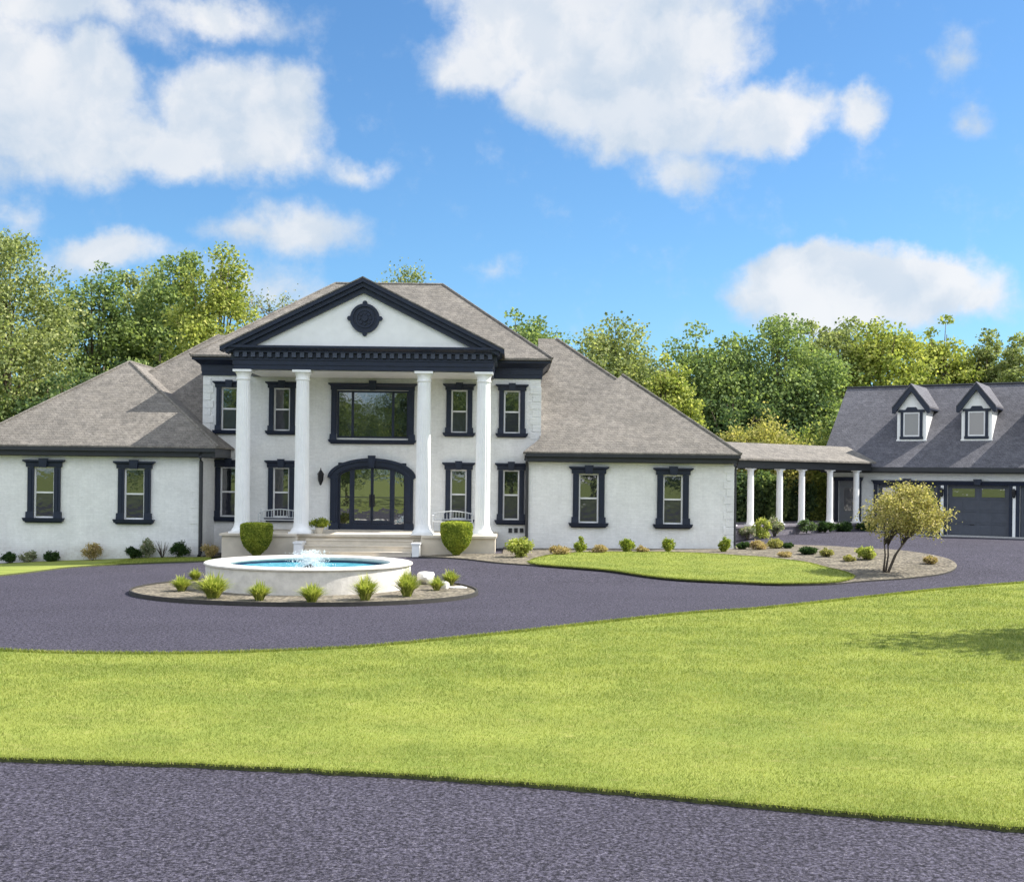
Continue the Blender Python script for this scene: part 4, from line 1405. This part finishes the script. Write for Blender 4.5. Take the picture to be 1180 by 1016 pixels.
# ---- topiaries
def topiary(px, lab):
    gxy = G(px, 641.0)
    x, y = gxy[0], 42.55
    x = AT(px, 620, y).x
    z0 = float(tz(x, y)) + .04
    root = empty('topiary', (x, y, z0))
    prof = [(.10, .02), (.16, .10), (.30, .22), (.43, .38), (.51, .58), (.545, .80), (.55, 1.05), (.52, 1.13), (.40, 1.16), (.01, 1.17)]
    MB().lathe([(r * .95, z * .985) for r, z in prof], n=32).build('hedge_body', L_TOP, root, smooth=True)
    n = 9000
    rg = np.random.default_rng(int(px))
    zs = rg.uniform(0, 1.0, n); seg = np.array([p[1] for p in prof]); rr = np.array([p[0] for p in prof])
    L = np.concatenate([[0], np.cumsum(np.hypot(np.diff(rr), np.diff(seg)) * (rr[1:] + rr[:-1]))])
    u = rg.uniform(0, L[-1], n)
    r = np.interp(u, L, rr); z = np.interp(u, L, seg); a = rg.uniform(0, 2 * PI, n)
    k = 1 + rg.normal(0, .022, n)
    pts = np.stack([r * np.cos(a) * k, r * np.sin(a) * k, z + rg.normal(0, .01, n)], 1)
    co, f = leaf_cards(pts, .045, 1, 0, rg)
    link('leaves', np_mesh('leaves', co, f), L_TOP, root)
    MB().tube([(0, 0, -.1), (0, 0, .15)], [.07, .06], 8).build('stem', M_BARK, root)
    tag(root, lab, 'topiary', 'clipped topiaries either side of the steps')
topiary(295.5, 'clipped goblet shaped topiary left of the front steps, behind the fountain rim')
topiary(526, 'clipped goblet shaped topiary right of the front steps')

# ---- ornamental grass tufts
def tuft_mesh(r, h, n, seed, plume=True):
    rg = np.random.default_rng(seed)
    co, f = [], []
    for i in range(n):
        a = rg.uniform(0, 2 * PI); sp = rg.uniform(0, 1.05) ** .7; hh = h * rg.uniform(.55, 1.05)
        if plume and i % 14 == 0: hh *= 1.22; sp *= .5
        b = Vector((rg.uniform(-.2, .2) * r, rg.uniform(-.2, .2) * r, 0))
        dx, dy = math.cos(a), math.sin(a)
        w = .006 + .010 * h
        px_, py_ = -dy * w, dx * w
        sp = min(sp, 1.1)
        pts = []
        for t in (0, .45, .8, 1.0):
            o_ = r * sp * (t ** 1.6)
            zz = hh * (t - .33 * sp * t * t * t)
            pts.append((b.x + dx * o_, b.y + dy * o_, zz))
        k = len(co)
        for j, (x, y, z) in enumerate(pts):
            ww = (1, .9, .6, .12)[j]
            co += [(x - px_ * ww, y - py_ * ww, z), (x + px_ * ww, y + py_ * ww, z)]
        for j in range(3): f.append((k + 2 * j, k + 2 * j + 1, k + 2 * j + 3, k + 2 * j + 2))
    return np_mesh('tuft', np.array(co), np.array(f))
def px_plant(px, base_py, w_px, h_px):
    x, y = G(px, base_py)
    s = y / F
    return x, y, w_px * s / 2, h_px * s
tufts = [(209, 684, 25, 21, 'leftmost grass tuft at the left tip of the fountain bed'), (246, 692, 40, 29, 'widest grass tuft at the left end of the fountain wall'),
         (299, 695, 27, 24, 'grass tuft in front of the shaded left side of the fountain wall'), (359, 697, 33, 26, 'grass tuft before the middle of the fountain wall'),
         (421, 694.5, 33, 28, 'grass tuft before the sunlit side of the fountain wall'), (469, 690, 37, 31, 'tall grass tuft at the right end of the fountain wall'),
         (503, 683, 20, 20, 'grass tuft in front of the pale boulder'), (519, 677, 20, 19, 'grass tuft right of the pale boulder near the right tip of the bed'),
         (225, 672, 18, 14, 'low grass tuft half hidden behind the left tufts of the fountain bed')]
for i, (px, py, w, h, lab) in enumerate(tufts):
    x, y, r, hh = px_plant(px, py, w, h)
    o = link('grass_tuft', tuft_mesh(r * 1.3 * random.uniform(.8, 1.1), hh * random.uniform(.78, 1.02), 800, 40 + i), L_TUFT, loc=(x, y, float(tz(x, y)) + .06))
    tag(o, lab, 'ornamental grass', 'grass tufts around the fountain')

def rock(px, py, w, h, lab, flat=1.0, seed=1, mat=M_ROCK):
    x, y, r, hh = px_plant(px, py, w, h)
    import bmesh
    bm = bmesh.new(); bmesh.ops.create_icosphere(bm, subdivisions=3, radius=1)
    rg = random.Random(seed)
    dirs = [Vector((rg.gauss(0, 1), rg.gauss(0, 1), rg.gauss(0, 1))).normalized() for _ in range(14)]
    for v in bm.verts:
        c = v.co.copy()
        for d in dirs:
            k = c.dot(d) - .72
            if k > 0: v.co -= d * k * .8
        v.co = Vector((v.co.x * r, v.co.y * r * .8, (v.co.z * .62 + .42) * hh))
    me = bpy.data.meshes.new('rock'); bm.to_mesh(me); bm.free()
    o = link('rock', me, mat, loc=(x, y, float(tz(x, y)) + .05))
    tag(o, lab, 'rock')
    return o
rock(491, 676, 26, 17, 'large pale boulder at the right end of the fountain bed', seed=3)
rock(512, 681, 15, 11, 'smaller pale boulder half hidden by grass in the fountain bed', seed=5)
rock(527, 680.5, 24, 4, 'flat pale stone at the right tip of the fountain bed', seed=6)
rock(849, 612, 17, 10, 'pale rock against the right corner of the mansion', seed=8)
rock(860, 611, 10, 9, 'small pale rock beside the walkway steps near the mansion corner', seed=9)

# ---- shrubs along the walls
plants = [
    ('shrub', 12, 650, 16, 12, L_SHRUB, 'low dark shrub under the leftmost window'),
    ('flowering_plant', 33, 648.5, 15, 12, L_GREY, 'pale twiggy plant between two dark shrubs under the leftmost window'),
    ('shrub', 60, 647, 17, 11, L_SHRUB, 'low dark shrub right of the leftmost window'),
    ('flowering_plant', 105.5, 646.5, 19, 19, L_FADE, 'fading pink and yellow plant between the two left wing windows'),
    ('shrub', 154, 643.5, 15, 15, L_SHRUB, 'pointed dark shrub under the second window of the left wing'),
    ('flowering_plant', 170, 643.5, 14, 21, L_GREY, 'grey green plant right of the pointed dark shrub'),
    ('shrub', 207, 642, 19, 16, L_SHRUB, 'round dark shrub left of the drainpipe on the left wing'),
    ('flowering_plant', 241, 643, 19, 15, L_FADE, 'yellow plant in the corner between left wing and porch'),
    ('shrub', 598, 643, 27, 20, L_TUFT, 'spreading yellow green shrub right of the porch'),
    ('flowering_plant', 643, 641, 22, 10, L_FADE, 'low fading plant left of the first right wing window'),
    ('shrub', 669, 638, 14, 16, L_TOP, 'small round green shrub under the first right wing window'),
    ('flowering_plant', 690, 639, 16, 9, L_FADE, 'low fading plant under the right side of the first right wing window'),
    ('shrub', 722.5, 638, 15, 15, L_TOP, 'small round green shrub midway between the right wing windows'),
    ('flowering_plant', 740, 638.5, 13, 8, L_FADE, 'low fading plant left of the second right wing window'),
    ('shrub', 769, 637.5, 14, 15, L_TOP, 'small round green shrub under the second right wing window'),
    ('shrub', 835, 637, 13, 15, L_TOP, 'round green shrub at the right corner of the mansion'),
    ('shrub', 857, 634, 14, 7, L_SHRUB, 'low dark shrub in the gravel bed just right of the mansion corner'),
    ('flowering_plant', 873, 634.5, 18, 9, L_FADE, 'reddish low plant in the bed right of the mansion corner'),
    ('flowering_plant', 894, 633, 16, 10, L_BUSH, 'loose yellow plant below the walkway columns'),
    ('shrub', 909, 633, 12, 6, L_SHRUB, 'tiny dark shrub at the back edge of the gravel bed'),
    ('shrub', 932, 640, 18, 8, L_SHRUB, 'low dark shrub in the middle of the gravel bed'),
    ('flowering_plant', 953, 643, 13, 9, L_BUSH, 'small yellow green plant near the lawn tip'),
    ('shrub', 998, 646, 20, 13, L_TUFT, 'bright yellow green shrub left of the multi-stemmed tree'),
    ('flowering_plant', 1072, 651, 14, 8, L_FADE, 'low yellow plant at the right end of the gravel bed'),
    ('flowering_plant', 978, 648, 12, 6, L_BUSH, 'small low plant beside the bright yellow green shrub'),
    ('flowering_plant', 905, 643, 14, 5, L_FADE, 'low dry plant at the top edge of the island lawn'),
]
for i, (nm, px, py, w, h, mt, lab) in enumerate(plants):
    x, y, r, hh = px_plant(px, py, w, h)
    ylim = 44.72 - r if px < 232 else (46.8 - r if px < 260 else (46.1 - r if px < 846 else 99))
    if y > ylim: x, y = AT(px, py, ylim).x, ylim
    o = make_bush(nm, x, y, r * 1.2, hh * 1.1, mt, 700 + i, 20, 110, .05 + .02 * (mt is L_TUFT), z0=float(tz(x, y)) + .04)
    tag(o, lab, 'shrub' if nm == 'shrub' else 'plant', 'small plants in the beds')
# plants by the walkway
for i, (px, Y, z, w, h, mt, lab) in enumerate([(878, 50.3, .55, 22, 26, L_TUFT, 'yellow green shrub at the foot of the first walkway column'),
                                       (893, 51.0, .7, 22, 22, L_GREY, 'grey seed-headed shrub between the first two walkway columns'),
                                       (862, 50.0, .6, 20, 16, L_GREY, 'grey shrub behind the pale rocks at the mansion corner'),
                                       (930, 52.4, .8, 24, 14, L_DARK, 'dark green shrub in front of the third walkway column'),
                                       (950, 53.3, .8, 24, 11, L_SHRUB, 'low dark shrub in front of the walkway, left of the garage corner'),
                                       (973, 54.3, .75, 26, 11, L_SHRUB, 'low dark shrub in front of the garage side entrance'),
                                       (998, 55.0, .7, 24, 12, L_SHRUB, 'low dark shrub behind the multi-stemmed tree')]):
    p = AT(px, 600, Y)
    o = make_bush('shrub', p.x, Y, w / F * Y / 2, h / F * Y, mt, 800 + i, 18, 90, .07, z0=z)
    tag(o, lab, 'shrub', 'shrubs along the walkway')
pl = make_bush('potted_plant', AT(368, 612, 43.95).x, 43.95, .36, .42, L_TOP, 990, 18, 110, .05, z0=1.05)
MB().lathe([(.11, -.15), (.16, .06), (.17, .06)], n=16).build('pot', M_STONE, pl)
tag(pl, 'low green plant in a pot beside the second column at the head of the steps', 'potted plant')
# bare twiggy shrub
x, y, r, hh = px_plant(187, 642, 20, 21)
y = 44.4; x = AT(187, 642, y).x
m = MB()
for i in range(26):
    a = random.uniform(0, 2 * PI); q = random.uniform(.3, 1) * r; z = hh * random.uniform(.6, 1)
    m.tube([(0, 0, 0), (q * .5 * math.cos(a), q * .5 * math.sin(a), z * .55), (q * math.cos(a + .3), q * math.sin(a + .3), z)], [.012, .008, .003], 4)
tag(m.build('bare_shrub', M_TWIG, loc=(x, y, float(tz(x, y)))), 'bare dark twiggy shrub left of the round dark shrub', 'shrub')

# ---- small multi-stemmed tree in the gravel bed
def small_tree():
    x, y = G(1022, 661)
    z0 = float(tz(x, y)) + .03
    root = empty('small_tree', (x, y, z0))
    s = y / F
    tag(root, 'small multi-stemmed tree with yellow autumn leaves in the gravel bed', 'tree')
    rg = np.random.default_rng(77)
    cx, cz, rx, rz = 22 * s, 69 * s, 44 * s, 28 * s
    cl = []
    while len(cl) < 110:
        d = rg.normal(size=3); d /= np.linalg.norm(d); k = rg.uniform(.35, 1.15) ** .5
        z = cz + d[2] * k * rz
        ww = 1.0 - .32 * max(d[2] * k, 0)
        cl.append((cx + d[0] * k * rx * ww, d[1] * k * rx * .85 * ww, z + .12 * d[0] * 0, rg.uniform(.13, .25)))
    pts = []
    for (a, b, c, r) in cl:
        k = int(88 * (r / .20) ** 2)
        d = rg.normal(size=(k, 3)); d /= np.linalg.norm(d, axis=1)[:, None]
        pts.append(np.array([a, b, c]) + rg.normal(size=(k, 3)) * r * np.array([.75, .75, .6]))
    co, f = leaf_cards(np.concatenate(pts), .07, .8, 0, rg)
    link('crown', np_mesh('crown', co, f), L_YEL, root)
    m = MB()
    stems = [((-.05, 0), (0.05, .1, 1.0)), ((.02, .05), (.55, -.1, 1.05)), ((.0, -.06), (.75, .2, 1.15)), ((-.1, .04), (-.12, -.05, 1.05))]
    for (bx, by), tip in stems:
        p0 = Vector((bx, by, -.05)); p2 = Vector(tip)
        mid = p0.lerp(p2, .5) + Vector((-.06 if tip[0] > .3 else .05, 0, .05))
        m.tube([p0, mid, p2], [.035, .026, .020], 7)
        for k in range(9):
            c = cl[int(rg.integers(len(cl)))]
            e = Vector(c[:3])
            if abs(e.x - p2.x) > .9: e.x = (e.x + p2.x) / 2
            m.tube([p2.lerp(mid, rg.uniform(0, .4)), p2.lerp(e, .5) + Vector((0, 0, .06)), e], [.018, .012, .004], 5)
    m.build('trunk', M_TWIG, root, smooth=True)
small_tree()

# ---- tree standing outside the picture on the right; its crown shades the lawn
def shade_tree():
    x, y = 19.2, 23.0
    o = make_tree('tree', x, y, 10.6, 4.1, L_GREEN, 901, n_cl=75, per=420, leaf=.19, crown_lo=.22, trunk_r=.2, taper=.4, rag=.55, limbs=30)
    tag(o, 'garden tree right of the front lawn, outside the photo, shading the grass', 'tree')
shade_tree()
# ---- trees behind the camera, met only as reflections in the windows
rt = None
for i, (x, y, s) in enumerate([(-34, -30, 1.0), (-26, -38, 1.25), (-17, -31, .95), (-9, -40, 1.3), (0, -33, 1.05), (9, -41, 1.2), (18, -32, 1.0), (27, -39, 1.3), (36, -31, 1.0)]):
    if rt is None:
        rt = make_tree('reflected_tree', x, y, 12.5, 4.8, L_GREEN, 950, n_cl=60, per=90, leaf=.42, crown_lo=.12, taper=.25)
        o = rt
    else:
        o = rt.copy(); COL.objects.link(o)
        for ch in rt.children:
            c = ch.copy(); COL.objects.link(c); c.parent = o
        o.location = (x, y, -.1); o.scale = (s, s, s); o.rotation_euler = (0, 0, i * 1.3)
    tag(o, 'tall green tree across the front road, seen only as a reflection in the windows', 'tree', 'trees across the front road')

# ------------------------------------------------------------------ grass blades
def blades(name, poly, n, y_bias, hgt, wid, seed, label, edge=None, z=.055):
    rg = np.random.default_rng(seed)
    arr = np.array(poly)
    x0, y0 = arr.min(0); x1, y1 = arr.max(0)
    y1 = min(y1, y_bias[1]); x0 = max(x0, -14); x1 = min(x1, 20)
    pts = np.zeros((0, 2))
    while len(pts) < n:
        k = n
        yy = y0 + (y1 - y0) * rg.uniform(0, 1, k) ** y_bias[0]
        xx = rg.uniform(-1, 1, k) * (yy * .44 + .5)
        p = np.stack([xx, yy], 1)
        p = p[(xx > x0) & (xx < x1)]
        pts = np.concatenate([pts, p[in_poly(p, poly)]])
    pts = pts[:n]
    if edge is not None:
        e = []
        for i in range(len(edge) - 1):
            a, b = np.array(edge[i]), np.array(edge[i + 1])
            L = np.linalg.norm(b - a)
            if abs(a[0]) > 1 * (a[1] * .46 + 1): continue
            k = int(L * 650)
            t = rg.uniform(0, 1, (k, 1))
            e.append(a + (b - a) * t + rg.normal(0, .03, (k, 2)) + np.array([0, .012]))
        pts = np.concatenate([pts] + e)
    n = len(pts)
    zz = tz(pts[:, 0], pts[:, 1]) + z - .012
    s = np.clip(pts[:, 1] / 14, .9, 2.4)
    a = rg.uniform(0, 2 * PI, n)
    h = hgt * rg.uniform(.5, 1.25, n) * np.clip(s, 1, 1.3); w = wid * s
    ln = rg.normal(0, .5, (n, 2)) * h[:, None]
    b = np.stack([pts[:, 0], pts[:, 1], zz], 1)
    d = np.stack([np.cos(a) * w, np.sin(a) * w, np.zeros(n)], 1)
    tip = b + np.stack([ln[:, 0], ln[:, 1], h], 1)
    co = np.stack([b - d, b + d, tip], 1).reshape(-1, 3)
    f = np.arange(3 * n).reshape(n, 3)
    tag(link(name, np_mesh(name, co, f), L_BLADE), label, 'grass', kind='stuff')
blades('lawn_blades', lawn_poly, 400000, (1.9, 44), .036, .0042, 11, 'short mown grass of the front lawn', edge=re_)
blades('lawn_edge_blades', lawn_poly, 10, (1, 30), .05, .006, 12, 'longer grass at the far edge of the front lawn', edge=lf)
blades('island_lawn_blades', ilp, 45000, (1, 60), .03, .004, 13, 'short mown grass of the island lawn', edge=ilp, z=.09)
blades('verge_blades', list(sb) + list(reversed(st_top)), 16000, (1, 60), .03, .004, 14, 'short grass of the strip before the left wing', z=.05)
